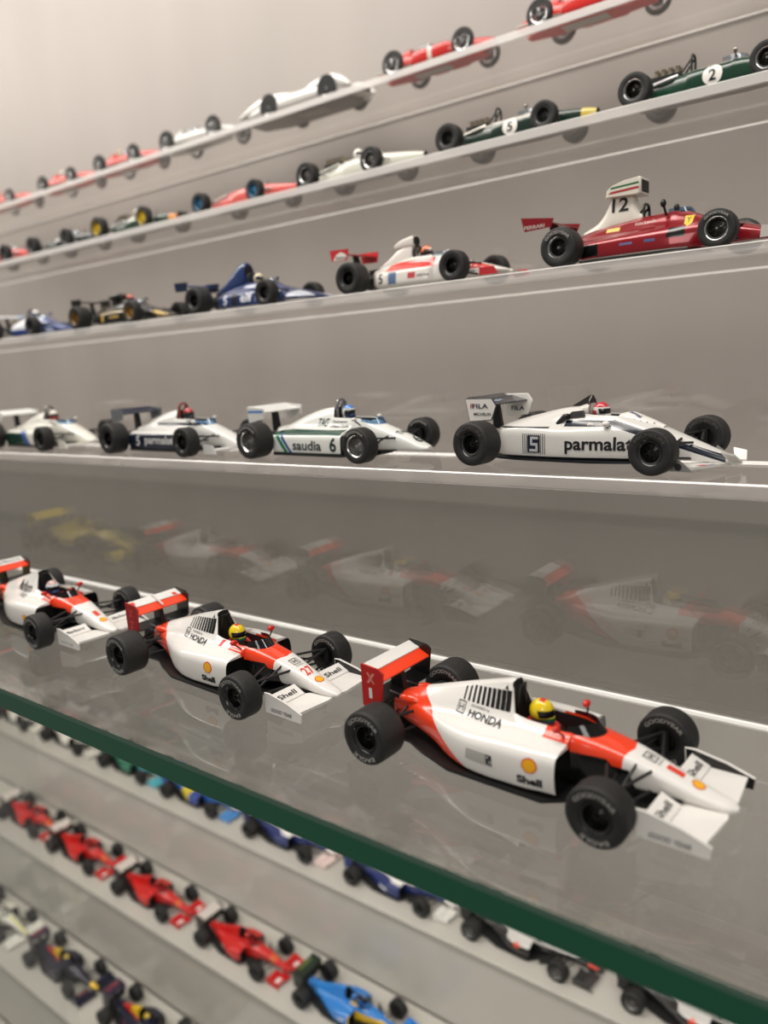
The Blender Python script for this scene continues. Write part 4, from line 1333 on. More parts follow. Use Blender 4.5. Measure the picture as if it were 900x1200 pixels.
# ------------------------------------------------------------------ fifties cars
def car_front_engine(label, base, number=None, panniers=False, rim='#b8b8b8', nose=None, wb=51, helmet=None, band=None, tail=0.0, k=1.0, mouth=True, plate='#b9b5ae', pipes=True, driver_suit='#d9d2c4', white_no='#e8e2d8'):
    c = Car('model_racing_car', label, A_GRP)
    rg = []
    if nose:
        rg.append((nose, [(1, 0, 0, -60)]))
    secs = [S(-21 - tail, 1, 7.6, 9.4, 2, 2, wc=.4), S(-15, 4.2, 4.6, 12.6, 2.2, 2.6, wc=1), S(-5, 6.2, 3, 15.6, 2.3, 3, wc=1.6), S(4, 6.9, 2.6, 16.6, 2.4, 3, wc=2), S(6, 7, 2.6, 15.4, 2.6, 3, wc=4.8, d=8), S(18, 7, 2.6, 15, 2.6, 3, wc=4.8, d=8), S(20.5, 7, 2.6, 15.4, 2.5, 3, wc=2.4),
            S(32, 6.6, 2.8, 14.2, 2.5, 3, wc=2.2), S(48, 5.8, 3, 12.8, 2.5, 3, wc=2), S(58, 4.6, 3.8, 11.2, 2.4, 2.6, wc=1.6), S(63.5, 3.2, 5, 9.8, 2.2, 2.2, wc=1.2), S(64.2, 2.9, 5.3, 9.5, 2.2, 2.2, wc=1.1)]
    c.part('body', loft(secs, 2, 3), [paint(base, .22, 0, rg, .6), paint('#3c2c22', .6)], 'body')
    if mouth:
        c.part('nose_inlet', MB().lathe([(0, .12), (2.0, .12), (2.3, -.2)], 18, 'x', (64.2, 0, 7.4)), DARK)
        g = MB()
        for q in range(-2, 3):
            g.box((64.5, q * .7, 7.4), (.2, .14, 3.2))
        c.part('grille', g, SILV)
    R = 7.4 * k
    c.wheels(wb, 31, 30.4, R, 3.0, R * 1.05, 3.4, R * .66, R * .66, 'wire', rim, '#c8c8c8', None)
    c.axle(None, paint('#8d8d8d', .35, .7))
    if panniers:
        for sd in (-1, 1):
            ps = [S(11, .8, 5, 8, wc=.3), S(15, 2.9, 3.4, 12, 3, 3, wc=1), S(38, 2.9, 3.4, 12, 3, 3, wc=1), S(43, .8, 6, 9, wc=.3)]
            mb = loft(ps, 2, 3, sd * 11.2, inner=False)
            c.part('side_tank', mb, [paint(base, .22, 0, [(band, [(1, 0, 0, -25), (-1, 0, 0, 28)])] if band else (), .6)], 'pan' if sd < 0 else 'panl')
            c.part('tank_strut', MB().tube([(20, sd * 6, 9), (20, sd * 9, 8)], .6, 6).tube([(34, sd * 6, 9), (34, sd * 9, 8)], .6, 6).tube([(20, sd * 6, 9), (34, sd * 6, 9)], .3, 6), GREY)
    if pipes:
        c.part('exhaust_pipe', MB().tube([(48, -5.8, 9), (46, -7.6, 7.6), (30, -8.2, 7), (0, -8.2, 7), (-18, -8, 7.4)], .8, 8), paint('#a9a49c', .3, .8))
    c.screen(14, 24, 5, 14.8, 3.0, CLEARSCREEN, .7, -.4)
    c.steering(17, 12.6)
    c.part('head_fairing', loft([S(-13, 1, 11, 12.6, wc=.4), S(-2, 3, 12.6, 17.6, 2.2, wc=.8), S(4.6, 3.4, 13, 18.6, 2.2, wc=.8), S(5.4, 3.2, 13, 18.3, 2.2, wc=.8)], 1, 3, inner=False), [paint(base, .22, 0, (), .6)])
    c.mirrors(22, 6.2, 15.6, paint('#b9b6b0', .3, .6), (.4, 5), (.7, 1.1, .7))
    if helmet:
        c.driver(10, 17.2, driver_suit, *helmet)
    if number:
        key = 'pan' if panniers and 'pan' in c.tree else 'body'
        c.text('body', number, 'R', (-4.5, 10.4), 6, 5.4, white_no, .03)
        c.text('body', number, 'F', (52, 0), 4, 4, white_no, .03)
    c.undertray([(-14, 3), (0, 6), (40, 6), (58, 4)], 2.0, 2.6, paint(base, .4), 'floor_pan')
    c.part('maker_plate', MB().box((20, 0, 1.85), (26, 9, .3)), paint(plate, .4))
    return c.flush()


def car_streamliner(label):
    c = Car('model_streamlined_car', label, A_GRP)
    base = '#e2e0dc'
    rg = []
    secs = [S(-36, 4, 5, 8, 2.4, 3, wc=1), S(-30, 12, 3.4, 9.6, 2.6, 3.4, wc=2), S(-18, 17.4, 2.6, 12.6, 3, 4, wc=3), S(0, 18.6, 2.2, 14, 3.2, 4, wc=3), S(8, 18.7, 2.2, 14.2, 3.2, 4, wc=3), S(9, 18.7, 2.2, 14.3, 3.2, 4, wc=5, d=7), S(20, 18.7, 2.2, 14.3, 3.2, 4, wc=5, d=7), S(22, 18.7, 2.2, 14.4, 3.2, 4, wc=3),
            S(46, 18.6, 2.4, 13.2, 3.2, 4, wc=3), S(60, 17.4, 2.8, 11.4, 2.8, 3.6, wc=3), S(69, 13, 3.4, 9.2, 2.6, 3, wc=2), S(73, 6, 4.6, 7.6, 2.4, 3, wc=1)]
    c.part('body', loft(secs, 2, 3), [paint(base, .2, .2, rg, .5), paint('#4a3a30', .6)], 'body')
    for sd in (-1, 1):
        for xs in ([(-34, 1.2, 7, 9), (-22, 3.6, 7, 13.4), (-4, 4.6, 7, 17), (6, 4.2, 7, 16.2), (20, 2.4, 7, 13.8)], [(30, 2, 7, 13.2), (42, 4.2, 7, 16), (55, 4.6, 7, 17.2), (64, 3.6, 6, 14.4), (71, 1, 6, 8.4)]):
            c.part('fender', loft([S(a, w, zb, zt, 2.2, 3, wc=.5) for a, w, zb, zt in xs], 2, 4, sd * 13.6, inner=False), [paint(base, .2, .2, (), .5)], 'fen')
    c.wheels(54.4, 33.4, 33.4, 7.3, 4, 7.6, 4.2, 4.8, 4.9, 'wire', '#b0b0b0', '#c8c8c8', None)
    for x, R in ((0, 7.6), (54.4, 7.3)):
        for sd in (-1, 1):
            mb = MB().prism([(x + (R + 1) * math.cos(a), max(2.6, R + (R + 1) * math.sin(a))) for a in [math.pi * q / 18 - .35 + (.7 * q / 18) for q in range(19)]], 'xz', sd * 18.45, sd * 18.75)
            c.part('wheel_arch', mb, DARK)
    c.screen(17, 27, 5.2, 14, 3, CLEARSCREEN, .7)
    c.part('head_fairing', loft([S(-26, 1, 11, 12.4, wc=.4), S(0, 4.4, 12, 17, 2.2, wc=.8), S(7.6, 4.8, 12.6, 18.6, 2.2, wc=.8), S(8.6, 4.4, 12.6, 18.2, 2.2, wc=.8)], 1, 3, inner=False), [paint(base, .2, .2, (), .5)])
    c.part('nose_grille', MB().box((72.6, 0, 6.2), (2, 9, 2.4)).box((73.7, 0, 6.2), (.3, 9.4, .3), 1), [DARK, SILV])
    c.steering(19, 12)
    c.undertray([(-30, 8), (-10, 15), (50, 15), (66, 9)], 2.0, 2.5, paint('#77756f', .4, .3), 'floor_pan')
    c.part('maker_plate', MB().box((26, 0, 1.85), (26, 10, .3)), paint('#8f8c86', .4))
    return c.flush()


# ------------------------------------------------------------------ nineties and later cars
def car_modern(label, group, base, regs=(), rw='#1a1a1a', rwtop=None, fw=None, helmet=('#d0342a', []), wb=71, rwz=20.5, rwh=11.4, fwh=16.2, high=True, rim='#1b1b1b', lip='#4a4a4a', texts=(), ep=None, fep=None, suit='#b02a22', fwt=None, pillar=True, R=(7.6, 7.7), tread=True):
    c = Car('model_racing_car', label, group)
    nb = 6.4 if high else 3.4
    nt = 9.6 if high else 7.2
    pod = lambda w, t, e: [(w - 1.6, 2.4), (w, 3.6), (w + .2, 8), (w - .6, t)] if not e else e
    k = wb / 71
    secs = [
        X(-5, 6, [(3, 6), (3.6, 7), (3.6, 9), (3.4, 10), (3, 10.6), (2.4, 11), (1.2, 11.4)], 11.5),
        X(8, 3.2, [(5, 3.2), (6, 4.5), (6, 7), (5.6, 9), (3.8, 10), (2.6, 12), (1.2, 13.6)], 14),
        X(20, 2.4, pod(10.8, 9.4, 0) + [(4.6, 10.4), (2.9, 14.4), (1.5, 17.6)], 18),
        X(31, 2.4, pod(15, 11.2, 0) + [(5.0, 12), (3.3, 16.8), (2.1, 21)], 21.8),
        X(35, 2.4, pod(15.6, 11.8, 0) + [(5.4, 12.4), (3.6, 17.4), (2.6, 21.8)], 22.4),
        X(36.4, 2.4, pod(15.6, 11.8, 0) + [(5.8, 12.8), (5.7, 15.6), (4.6, 17.2)], 17.2, 8),
        X(47, 2.4, pod(15, 12, 0) + [(6.4, 12.8), (5.8, 15), (4.4, 16.4)], 16.4, 8),
        X(47.3, 2.8, [(5, 2.8), (6, 4), (6.2, 8), (6.2, 11), (6, 13), (5.4, 14.6), (4.2, 15.8)], 15.8, 7),
        X(52, 3.2, [(4.8, 3.2), (5.8, 4.6), (6, 8.6), (6, 11.2), (5.8, 12.8), (5.2, 14.4), (4, 15.6)], 15.6, 7),
        X(53.6, 3.4, [(4.6, 3.4), (5.6, 4.8), (5.9, 8.8), (5.8, 11.2), (5.6, 12.6), (4.8, 14), (2.6, 15)], 15.3),
        X(66, nb - .6, [(3.6, nb - .6), (4.4, nb + .4), (4.6, nb + 2), (4.6, nt + .8), (4.3, nt + 2), (3.6, nt + 2.9), (1.9, nt + 3.4)], nt + 3.6),
        X(82, nb - .4, [(2.2, nb - .4), (2.8, nb + .2), (2.9, nb + 1), (2.9, nt - 1.2), (2.7, nt - .6), (2.2, nt), (1.1, nt + .3)], nt + .4),
        X(93, nb - .6, [(1.2, nb - .6), (1.6, nb - .2), (1.7, nb + .2), (1.6, nb + .7), (1.5, nb + 1.1), (1.2, nb + 1.4), (.6, nb + 1.6)], nb + 1.6)]
    c.part('body', loft(secs, 2, 3), [paint(base, .24, 0, list(regs) + [('#0b0b0b', [(1, 0, 0, -46.9), (0, 1, 0, -6.6), (0, 0, -1, 12.6)]), ('#0a0a0a', [(1, 0, .1, -37.1), (-1, 0, 0, 38), (0, -1, 0, 2.4), (0, 0, 1, -16.8)])], .5), DARK], 'body')
    c.undertray([(-3, 8), (8, 12), (20, 16), (46, 16), (52, 9), (60, 5)], 1.4, 2.2, SATIN)
    c.wheels(wb, 35.4, 34, R[0], 6.6, R[1], 8.2, 4.0, 4.0, 'dark', rim, lip, None)
    c.arms((4.2, 10), (4.5, 10), r=.4)
    c.part('gearbox', MB().box((-6, 0, 8), (12, 4.4, 4.6)).prism([(-15, 4.4), (-2, 1.8), (-2, 2.5), (-15, 5.2)], 'xz', -8, 8), SATIN)
    rwm = paint(rw, .3)
    rtm = paint(rwtop or rw, .3)
    c.rear_wing([(-3.6, rwz - 2, -8.4, rwz, 1.1, rtm), (-8, rwz - .2, -12, rwz + 1.8, .8, rtm), (-5, 10.6, -11, 12, .8, SATIN)], rwh,
                [(-13, rwz + 2), (-3, rwz + 1.2), (-2.6, rwz - 3), (-6, 9), (-13, 8.6)], paint(ep or rw, .3), pillar=([(-5, 10), (-10, 10), (-9.6, rwz - .8), (-6.6, rwz - 1.4)], .8))
    fm = paint(fw or base, .26)
    c.front_wing([(95, 1.8), (93, fwh), (83, fwh), (84, 7), (87, 2.4)], 2.3, .8, fm, [(96, 1.4), (81, 1.4), (81, 6.4), (87, 6)], fwh, paint(fep or fw or base, .3), 0, (86.6, 3.4, 81.6, 5.2, 4.4, fwh), paint(fwt or fw or base, .26))
    for sd in (-1, 1):
        c.part('wing_hanger', MB().prism([(86, 2.8), (91, 2.8), (90, nb + .4), (85.4, nb + .4)], 'xz', sd * 1.3, sd * 1.7), fm)
        c.part('barge_board', MB().add([(54, sd * 13.6, 2), (63, sd * 9, 2.4), (62, sd * 9, 9.6), (54.6, sd * 13.4, 8), (54, sd * 14, 2), (63, sd * 9.4, 2.4), (62, sd * 9.4, 9.6), (54.6, sd * 13.8, 8)],
                                       [(0, 1, 2, 3), (4, 5, 6, 7), (0, 1, 5, 4), (1, 2, 6, 5), (2, 3, 7, 6), (3, 0, 4, 7)]), SATIN)
    c.driver(42.5, 17.0, suit, *helmet)
    c.steering(51.4, 12.4)
    c.screen(49, 58, 4.8, 15.2, 1.6, None, .7, -1)
    c.mirrors(52, 7.6, 16.4, paint(base, .25), (0, 5.4), (.9, 1.3, .7))
    for key, t, sd, ctr, W, H, col in texts:
        if t == '#':
            c.shape(key, W, sd, ctr, col)
        else:
            c.text(key, t, sd, ctr, W, H, col, .02)
    return c.flush()


# ------------------------------------------------------------------ placing
def place(c, x, y, z, yaw=0.0):
    r = c.root if isinstance(c, Car) else c
    r.location = at(x, y, z + .12)
    r.rotation_euler = (0, 0, math.radians(yaw))
    return r


def twin(c, label):
    r = copy_tree(c.root if isinstance(c, Car) else c)
    r['label'] = label
    return r


# the glass shelf
ey = GLASS_Z
m1 = car_wedge_wing('white and red racing car numbered 1, nearest on the glass shelf', '1', 'new')
place(m1, -131.4, 176.6, ey, -1.6)
place(car_wedge_wing('white and red racing car numbered 27, second on the glass shelf', '27', 'mid'), -252.5, 180.4, ey, -2.4)
place(car_wedge_wing('white and red racing car at the left edge, driver in white and blue helmet', '1', 'old', helmet='blue'), -378.5, 182, ey, -2)
place(car_modern('yellow racing car left of the frame, seen mirrored in the acrylic riser', E_GRP, '#dcc31f', [('#1b2a63', [(0, 0, -1, 6)])], '#dcc31f', None, '#dcc31f', ('#e8d23a', []), high=False), -500, 180, ey, 0)

# lowest acrylic step
z = STEP[0][1]
GR = '#dfe0da'
place(car_arrow('white and navy arrow-shaped racing car numbered 5, driver in red and white helmet'), -144.8, 262.5, z, -5.8)
g = '#1e4a3c'
place(car_sidepod('white racing car numbered 6 with green lettering and pale blue helmet', '#e3e4df',
                  [(g, [(0, 0, 1, -9.5), (0, 1, 0, -7), (0, 0, -1, 11.6), (-1, 0, 0, 45)]), (g, [(0, 0, -1, 2.3), (-1, 0, 0, 46)]),  # upper strip paints the dark shading between pod tops and cover
                   ('#1f7a58', [(1, 0, .8, -14.4), (-1, 0, -.8, 16.8), (0, 1, 0, -12)]), ('#27478c', [(1, 0, .8, -17.4), (-1, 0, -.8, 19.2), (0, 1, 0, -12)])],
                  (paint('#e0e0dc', .3), paint('#e0e0dc', .3), paint('#dcdcd8', .3)),
                  [('body', 'saudia', 'R', (26.5, 5.4), 17, 4.2, '#1f2f33', {}), ('body', '6', 'R', (41.6, 6), 3.6, 6, '#14302a', {}),
                   ('body', 'TAG', 'R', (29.6, 14.4), 6.4, 3.4, '#173a35', {'shear': .2}), ('body', 'Techniques', 'R', (38.8, 14.6), 8, 1.1, '#222222', {}), ('body', "d'Avant Garde", 'R', (39.6, 12.9), 9, 1.1, '#222222', {}),
                   ('body', '6', 'F', (74.6, 0), 3, 5, '#14302a', {}), ('body', 'TAG', 'F', (67.5, 0), 6, 3, '#173a35', {}), ('rep', '#', 'R', (-6.4, 19.6), rect(10, 1.0), 0, '#4c86c8', {})],
                  ('#e4e2dc', [('#4a86d0', [(0, 0, 1, -1.6, 1)]), ('#20345e', [(1, 0, 0, .2, 1), (0, 0, -1, .4, 1)])])), -256.8, 259, z, -2)
nv = '#1d2336'
place(car_sidepod('white racing car with dark side panel lettered in white', '#dddcd8',
                  [(nv, [(0, 1, 0, -9), (0, 0, -1, 9.6), (-1, 0, 0, 45.2)]), (nv, [(0, 0, 1, -13), (0, 0, -1, 14.4), (1, 0, 0, -20), (0, 1, 0, -3)])],
                  (paint(nv, .3), paint(nv, .3), paint('#6f7276', .3)),
                  [('body', 'parmalat', 'R', (31.5, 6), 24, 5.2, '#cfcfcd', {}), ('body', '5', 'R', (13.6, 6), 3.2, 5, '#cfcfcd', {})],
                  ('#3a3a3e', [('#b02a30', [(0, 0, 1, -1, 1)])]), None, '#1c1c1c', '#2a2a2a', paint('#8a3a34', .3), True), -361, 258, z, -2)
place(car_sidepod('white and dark green racing car at left edge, driver in white and red helmet', '#e2e0d6',
                  [('#1d3b30', [(0, 1, 0, -9), (0, 0, -1, 9.4), (-1, 0, 0, 30)]), ('#2c5a9a', [(1, 0, .8, -30), (-1, 0, -.8, 36), (0, 1, 0, -12)])],
                  (paint('#e0e0dc', .3), paint('#e0e0dc', .3), paint('#dcdcd8', .3)), [],
                  ('#e2ddd2', [('#b1403a', [(0, 0, -1, .6, 1)])]), None, '#1c1c1c', '#2a2a2a', None, True), -488, 258, z, -1)

# second acrylic step
z = STEP[1][1]
place(car_flat_red('dark red racing car with tall white airbox numbered 12'), -140.4, 320.6, z, 0)
AB = lambda s_: s_
rd = '#d23a30'
place(car_seventies('white and red racing car with white airbox and number 5 panel', '#e2ddd6',
                    [(rd, [(0, 0, 1, -9.0), (0, 0, -1, 13.2), (1, 0, 0, -14), (-1, 0, 0, 40), (0, 1, 0, -4.6)]), (rd, [(1, 0, 0, -46), (0, 0, 1, -6), (0, 1, 0, -2.4), (-1, 0, 0, 70)])],
                    ([([S(4, 1, 11, 12.6, wc=.4), S(10, 3.4, 11, 15.4, 2.2, wc=.8), S(16, 3.8, 12, 19.6, 2.4, wc=1, tw=.7), S(22, 3.8, 12.6, 21.6, 3, wc=1, tw=.7), S(25, 3.4, 13, 22, 3, wc=1, tw=.8)], None),
                      ([S(14, 1.8, 20, 21.6, 3, wc=.6), S(18, 2.8, 19.6, 23.6, 3.2, wc=.8), S(24.6, 3.2, 19.4, 24.8, 3.6, wc=.9), S(26, 3.1, 19.4, 25, 3.6, wc=.9)], (26.1, 2.5, 20.2, 24.4))], '#e2ddd6'),
                    'wedge', '#c23238', '#1a1a1a', '#242424', ('#d86a30', [('#3a2a22', [(0, 0, -1, .2, 1)])]),
                    [('body', '#', 'R', (12.6, 6.0), rect(6.6, 6.6), 0, '#e6e2dc'), ('body', '5', 'R', (12.8, 6.0), 2.6, 4.6, '#15161a'), ('body', '#', 'R', (19.5, 5.8), rect(4.6, 5.4), 0, '#5d7398'),
                     ('body', '#', 'R', (30.4, 6), rect(4, 2.6), 0, '#c2464a'), ('body', 'GOODYEAR', 'R', (36, 5.6), 5.6, 1.0, '#222222'), ('body', 'GOODYEAR', 'R', (57, 4.8), 7, .9, '#333333'),
                     ('rep', '#', 'R', (-10.6, 19.6), [(-5, -2), (5, -2), (2.6, .6), (0, 1.6), (-2.6, .6)], 0, '#e6e0d8'), ('rep', 'Marlboro', 'R', (-10.6, 18.6), 6, 1.1, '#222222')], 21.8, '#c23238', True, 57.4), -247.2, 319.6, z, 0)
bl = '#1f3566'
place(car_seventies('dark blue racing car with a rounded tall airbox and wide nose', bl,
                    [('#cfd6e2', [(1, 0, 0, -66), (0, 1, 0, -5), (0, 0, 1, -3.4)])],
                    ([([S(-2, 1.2, 10.6, 13, 2.2, wc=.4), S(6, 3.6, 10.6, 17, 2.2, wc=.8), S(13, 4.4, 11, 22.4, 2.2, wc=1, tw=.8), S(19, 4.8, 12, 26, 2.3, wc=1, tw=.85), S(23, 4.4, 14, 26.4, 2.4, wc=1, tw=.9), S(24, 4.0, 15, 25.6, 2.4, wc=1)], (24.1, 2.8, 18.4, 24.4))], bl),
                    'wide', bl, '#1a1a1a', '#262626', ('#d9cba8', []),
                    [('body', '5', 'R', (16.2, 6.2), 3.2, 5, '#dfe3ea'), ('body', 'elf', 'R', (32.5, 6.6), 8, 5, '#e3e6ec'), ('body', '#', 'R', (23.6, 6.2), rect(5, 6), 0, '#14161c')], 19, '#16233f', True, 54.8, -25, suit='#d8d2c0'), -359.6, 319.6, z, 0)
bk = '#14130f'
place(car_seventies('black and gold racing car with gold wheel rims', bk, [('#b99a4a', [(0, 0, 1, -8.6), (0, 0, -1, 9.2), (0, 1, 0, -6)]), ('#b99a4a', [(1, 0, 0, -60), (0, 1, 0, -3.6)])],
                    ([([S(12, 2.2, 17.6, 19.4, 3, wc=.6), S(16, 5, 17.2, 20.8, 3, wc=1), S(23, 4.6, 16.8, 21, 3, wc=1), S(24, 4.2, 17, 20.8, 3, wc=1)], (24.1, 3.2, 17.6, 20.2)), ([S(13, 1.6, 11, 18, wc=.4), S(19, 1.8, 11, 18, wc=.4), S(22, 1.2, 12, 18, wc=.4)], None)], bk),
                    'wedge', bk, '#a8813a', '#8a6a30', ('#c23a34', [('#d9d2c4', [(0, 0, -1, .6, 1)])]), [('body', '#', 'R', (17, 5.6), rect(2.4, 4), 0, '#c9ab5a'), ('body', '#', 'R', (29, 6), rect(9, 1.4), 0, '#a98e48')], 19.5, None, True, 57.6, -17, 4, rwh=10.8), -478.3, 319.6, z, 0)
place(car_seventies('white and blue racing car at the left edge with exposed engine', '#26407c', [('#d8dae0', [(0, 0, 1, -6.4), (-1, 0, 0, 46)]), ('#d8dae0', [(1, 0, 0, -34), (-1, 0, 0, 42), (0, 0, 1, -5)])], None, 'wedge', '#d8dae0', '#1c1c1c', '#2a2a2a', ('#dcdcdc', []), [], 19, '#9aa4bc', False, 57, -16, 4, suit='#cfd2da'), -593.5, 319.6, z, 0)

# third acrylic step
z = STEP[2][1]
place(car_cigar('dark green racing car with white disc numbered 2', '#123a28', None, '2', '#25221f', '#d0d0d0', tail='#b9b9b9', cover=False, regs=[('#d9d4cc', [(0, 0, 1, -12.7), (1, 0, 0, -19), (-1, 0, 0, 37)])]), -135.1, 386, z, 0)
place(car_cigar('dark green racing car with yellow nose and white disc numbered 5', '#1b3026', None, '5', '#2a2a2a', '#4a4a4a', nose='#d8bf5a', tail='#c2bfb8', style='deep', wb=53.3, regs=[('#d9d4cc', [(0, 0, 1, -11.4), (1, 0, 0, -6), (-1, 0, 0, 42)])]), -231.8, 386, z, 0)
place(car_cigar('white racing car with dark green stripe, driver in white helmet', '#dcdccf', '#2f4636', None, '#565452', '#d0d0d0', ('#efece4', []), hoop=False, tail='#a9a9a2', trumpets=5, wb=48, R=(6.8, 7.2), plate='#8a8a86'), -330.5, 386, z, 0)
place(car_cigar('pale red racing car with blue wheel rims', '#dd6660', None, None, '#2c6a8e', '#3a7496', None, hoop=False, tail='#c9b3ac', cover=True, wb=51.4, R=(6.6, 6.8), style='dark'), -426.4, 386, z, 0)
place(car_cigar('dark green and white racing car with yellow wheel rims', '#23402f', None, None, '#cdb01e', '#cdb01e', ('#eceae2', []), nose='#d9882f', hoop=False, tail='#c9c9c4', wb=54.9, R=(7.6, 8), style='dark', regs=[('#d9d9d0', [(0, 0, 1, -10.6), (-1, 0, 0, 40)])]), -543.3, 386, z, 0)
place(car_cigar('dark grey and white racing car with black wheels on the third step', '#2c3532', None, None, '#3a3a3a', '#8a8a8a', ('#efece4', []), hoop=False, tail='#c9c9c4', cover=True, wb=50, R=(7.2, 7.4), regs=[('#dcdad4', [(0, 0, 1, -9.6), (-1, 0, 0, 42)])]), -638, 386, z, 0)
place(car_cigar('red racing car with white-helmeted driver at the left edge of the third step', '#d24640', None, None, '#2a2a2a', '#3a3a3a', ('#efece4', []), hoop=False, cover=True, wb=52, R=(7.4, 7.6), style='dark'), -735.2, 386, z, 0)

# top acrylic step
z = STEP[3][1]
place(car_front_engine('red racing car at the top right corner, cut by the frame', '#b3261f', None, False, '#a9a9a9'), -108, 450, z, 0)
place(car_front_engine('bright red racing car with yellow nose at the top of the frame', '#cf2f2a', None, True, '#9a9894', '#e0c23a', 54, plate='#b8b2a8', k=1.0), -212.3, 451, z, 0)
place(car_front_engine('red racing car with white band on its side tank and number 35', '#c22c28', '35', True, '#aaa8a4', None, 51, None, '#d9cfc6', plate='#a9a29a'), -312.4, 451, z, 0)
place(car_streamliner('silver streamlined car with covered wheels'), -421.9, 454, z, 0)
place(car_front_engine('silver open-wheeled racing car beside the streamlined car', '#c9c8c4', None, False, '#b8b8b8', None, 56, k=1.05, plate='#8f8f8c', white_no='#a83a34'), -537, 451, z, 0)
place(car_front_engine('red racing car left of the open-wheeled silver car', '#c93a34', None, False, '#8d8b88', None, 49, ('#d8b27a', []), k=1.05), -629.6, 451, z, 0)
place(car_front_engine('red racing car with pale-helmeted driver, second from left on the top step', '#cf433c', None, False, '#4a4846', None, 48, ('#e6dccb', [])), -722, 451, z, 0)
place(car_front_engine('red racing car cut by the left edge on the top step', '#cb3f39', None, False, '#4a4846', None, 48, ('#e0d0ba', [('#b0302a', [(0, 0, 1, 0, 1)])])), -831, 451, z, 0)

# grey steps below the glass
z = LOW[0][1]
yc = 457
sil = [('#c9c6c2', [(0, 0, 1, -10.5), (.35, 0, 1, -20)]), ('#c23a2c', [(1, 0, 0, -86)])]
s1 = car_modern('silver and black racing car with orange marks, left of its twin below the glass', F_GRP, '#1c1b1b', sil, '#141414', '#1a1a1a', '#3a3938', ('#e0a23a', []), texts=[('body', '#', 'R', (37, 10), circ(1.8, 14, 2.6), 0, '#d8452c')], fwt='#2a2a2a', rim='#6a6866', lip='#8a8886')
place(s1, -286, 455, z, -1)
r = twin(s1, 'silver and black racing car at the lower right corner below the glass')
place(r, -163, 456, z, -1)
wi = [('#e4e2de', [(0, 0, 1, -12.2), (-1, 0, 0, 56)]), ('#e4e2de', [(1, 0, 0, -83)])]
w2 = car_modern('dark blue and white racing car below the glass, third from the right', F_GRP, '#1d2c66', wi, '#22336e', '#e2e0dc', '#e0ded8', ('#2a3f8f', []), texts=[('body', '#', 'R', (30, 7), rect(9, 2.4), 0, '#cfd3de')], suit='#223a7a')
place(w2, -402.6, 455, z, 0)
w1 = car_modern('dark blue and white racing car with pale pink front wing below the glass', F_GRP, '#22306a', wi, '#1a2450', '#dcdad6', '#e6cfc9', ('#d9d6cf', []), suit='#223a7a')
place(w1, -527.7, 455, z, 0)
place(car_modern('yellow-sided blue racing car below the glass with a light blue nose', F_GRP, '#2f66b4', [('#d6c22a', [(-1, 0, 0, 33), (1, 0, 0, -14), (0, 0, -1, 14)]), ('#24408f', [(1, 0, 0, -33), (-1, 0, 0, 48)]), ('#e8d9d4', [(1, 0, 0, -84)])], '#2b4d98', '#7fb0dd', '#4f8fd0', ('#d8d4c4', []), suit='#2a4f9a'), -654.7, 457, z, 0)
place(car_modern('green racing car with turquoise nose below the glass', F_GRP, '#1f6a50', [('#56b4c4', [(1, 0, 0, -52)]), ('#c9d6d8', [(0, 0, 1, -14)])], '#1f5a48', '#9fc4cc', '#56b4c4', ('#dcd8cc', []), suit='#1f5a48'), -771, 459, z, 0)
place(car_modern('white racing car with yellow trim and dark wings below the glass', F_GRP, '#dedbd0', [('#c9a91e', [(0, 0, 1, -15), (-1, 0, 0, 40)])], '#2a2322', '#3a2a2a', '#d8d4cc', ('#d7c03a', []), suit='#3a3a3a'), -893, 459, z, 0)
place(car_modern('white racing car with yellow helmet cut by the left edge below the glass', F_GRP, '#e2ded4', [('#c02f2a', [(-1, 0, 0, 12)])], '#b23a34', '#c04a42', '#e0dcd2', ('#e4cf3a', []), suit='#b02a22', high=False), -1014, 459, z, 0)

z = LOW[1][1]
fr = '#c81a16'
frr = [('#d65a28', [(1, 0, 0, -72), (-1, 0, 0, 79)])]
fh = ('#b81814', [])
FT = [('body', '#', 'R', (22, 6), rect(4, 3), 0, '#e0d8d0'), ('fw', '#', 'F', (89.6, -11), rect(6, 4), 0, '#e6dcd6'), ('fw', '#', 'F', (89.6, 11), rect(6, 4), 0, '#e6dcd6')]
f4 = car_modern('red racing car directly behind the blue and yellow one', G_GRP, fr, frr, '#26211f', '#cfc6bf', '#c4161a', fh, texts=FT, suit='#b81814', fep='#c81a16')
place(f4, -532, 391.5, z, 0)
for lab, x, y, yw in (('red racing car, third of the four from the left on the middle grey step', -660, 391.5, 0), ('red racing car, second of the four from the left on the middle grey step', -785, 393.5, 0), ('red racing car, leftmost of the four on the middle grey step', -900, 397, 0)):
    place(twin(f4, lab), x, y, z, yw)
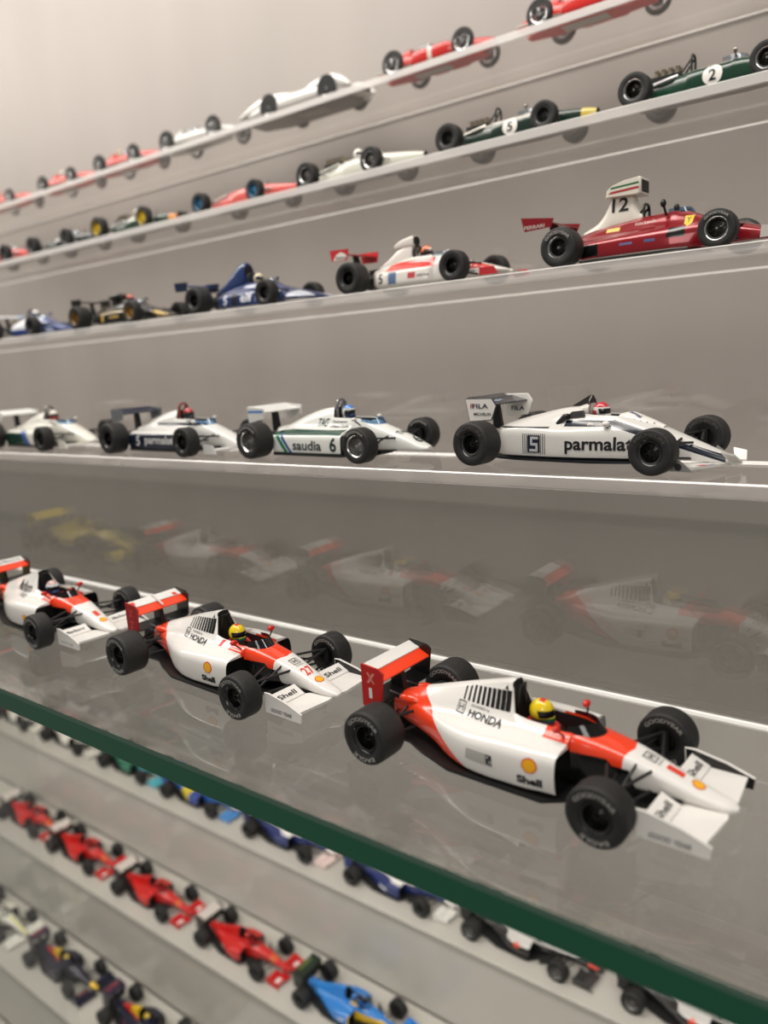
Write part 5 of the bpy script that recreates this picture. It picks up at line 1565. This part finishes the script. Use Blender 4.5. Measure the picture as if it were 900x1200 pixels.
place(car_modern('bright blue and yellow racing car at the bottom of the frame', G_GRP, '#2f7fce', [('#e3bb22', [(-.55, -1, .5, 24), (.55, -1, -.5, -10), (0, -1, 0, 5.5), (1, 0, 0, -2), (-1, 0, 0, 52)]), ('#e3bb22', [(1, 0, 0, -46), (0, 1, 0, -2.2), (-1, 0, 0, 86), (0, 0, -1, 12)])],
                 '#1d2a1f', '#1f2c22', '#2f7fce', ('#c8c06a', [('#2f6fb8', [(0, 0, 1, -.5, 1)])]), texts=[('rw1', '#', 'F', (-10, 0), rect(14, 1.6), 0, '#5d7a2e'), ('body', 'elf', 'R', (40, 8), 7, 3, '#dfe8f0')], suit='#2a6ab8', rwz=21), -410, 391.5, z, 0)

z = LOW[2][1]
rb = car_modern('dark navy racing car with red and yellow engine cover and yellow nose tip', H_GRP, '#1b1a2e', [('#c02a2a', [(0, 0, 1, -13.4), (-1, 0, 0, 36), (1, 0, 0, -8), (0, -1, 0, 6)]), ('#e0b81e', [(-1, 0, 0, 37), (1, 0, 0, -22), (0, 0, 1, -15.6)]), ('#e5bd1c', [(1, 0, 0, -84)])],
                '#1b1a2e', '#2b2338', '#1b1a2e', ('#d8b83a', [('#2a3a6a', [(0, 0, -1, .4, 1)])]), texts=[('rw1', 'Red Bull', 'F', (-10, 0), 13, 2.6, '#b8434a'), ('body', 'Red Bull', 'R', (28, 8), 15, 3.4, '#8a3a52'), ('ff-1', 'Red Bull', 'F', (84, -10), 8, 2.2, '#b8736a')], rwh=8.8, rwz=21.5, fwh=20, suit='#1f2340', wb=72)
place(rb, -737, 330, z, 0)
place(twin(rb, 'dark navy racing car cut by the bottom edge with red and yellow engine cover'), -607, 330.5, z, 0)
place(car_modern('white racing car with pale yellow stripes at the left edge, lowest row', H_GRP, '#e6e3d6', [('#d6d04a', [(1, 0, 0, -60), (0, -1, 0, 1), (0, 0, 1, -8)])], '#e2dfd4', None, '#e6e3da', ('#e8e4d8', []), rwh=8.8, rwz=21.5, fwh=20, suit='#d8d5cc'), -868, 331, z, 0)
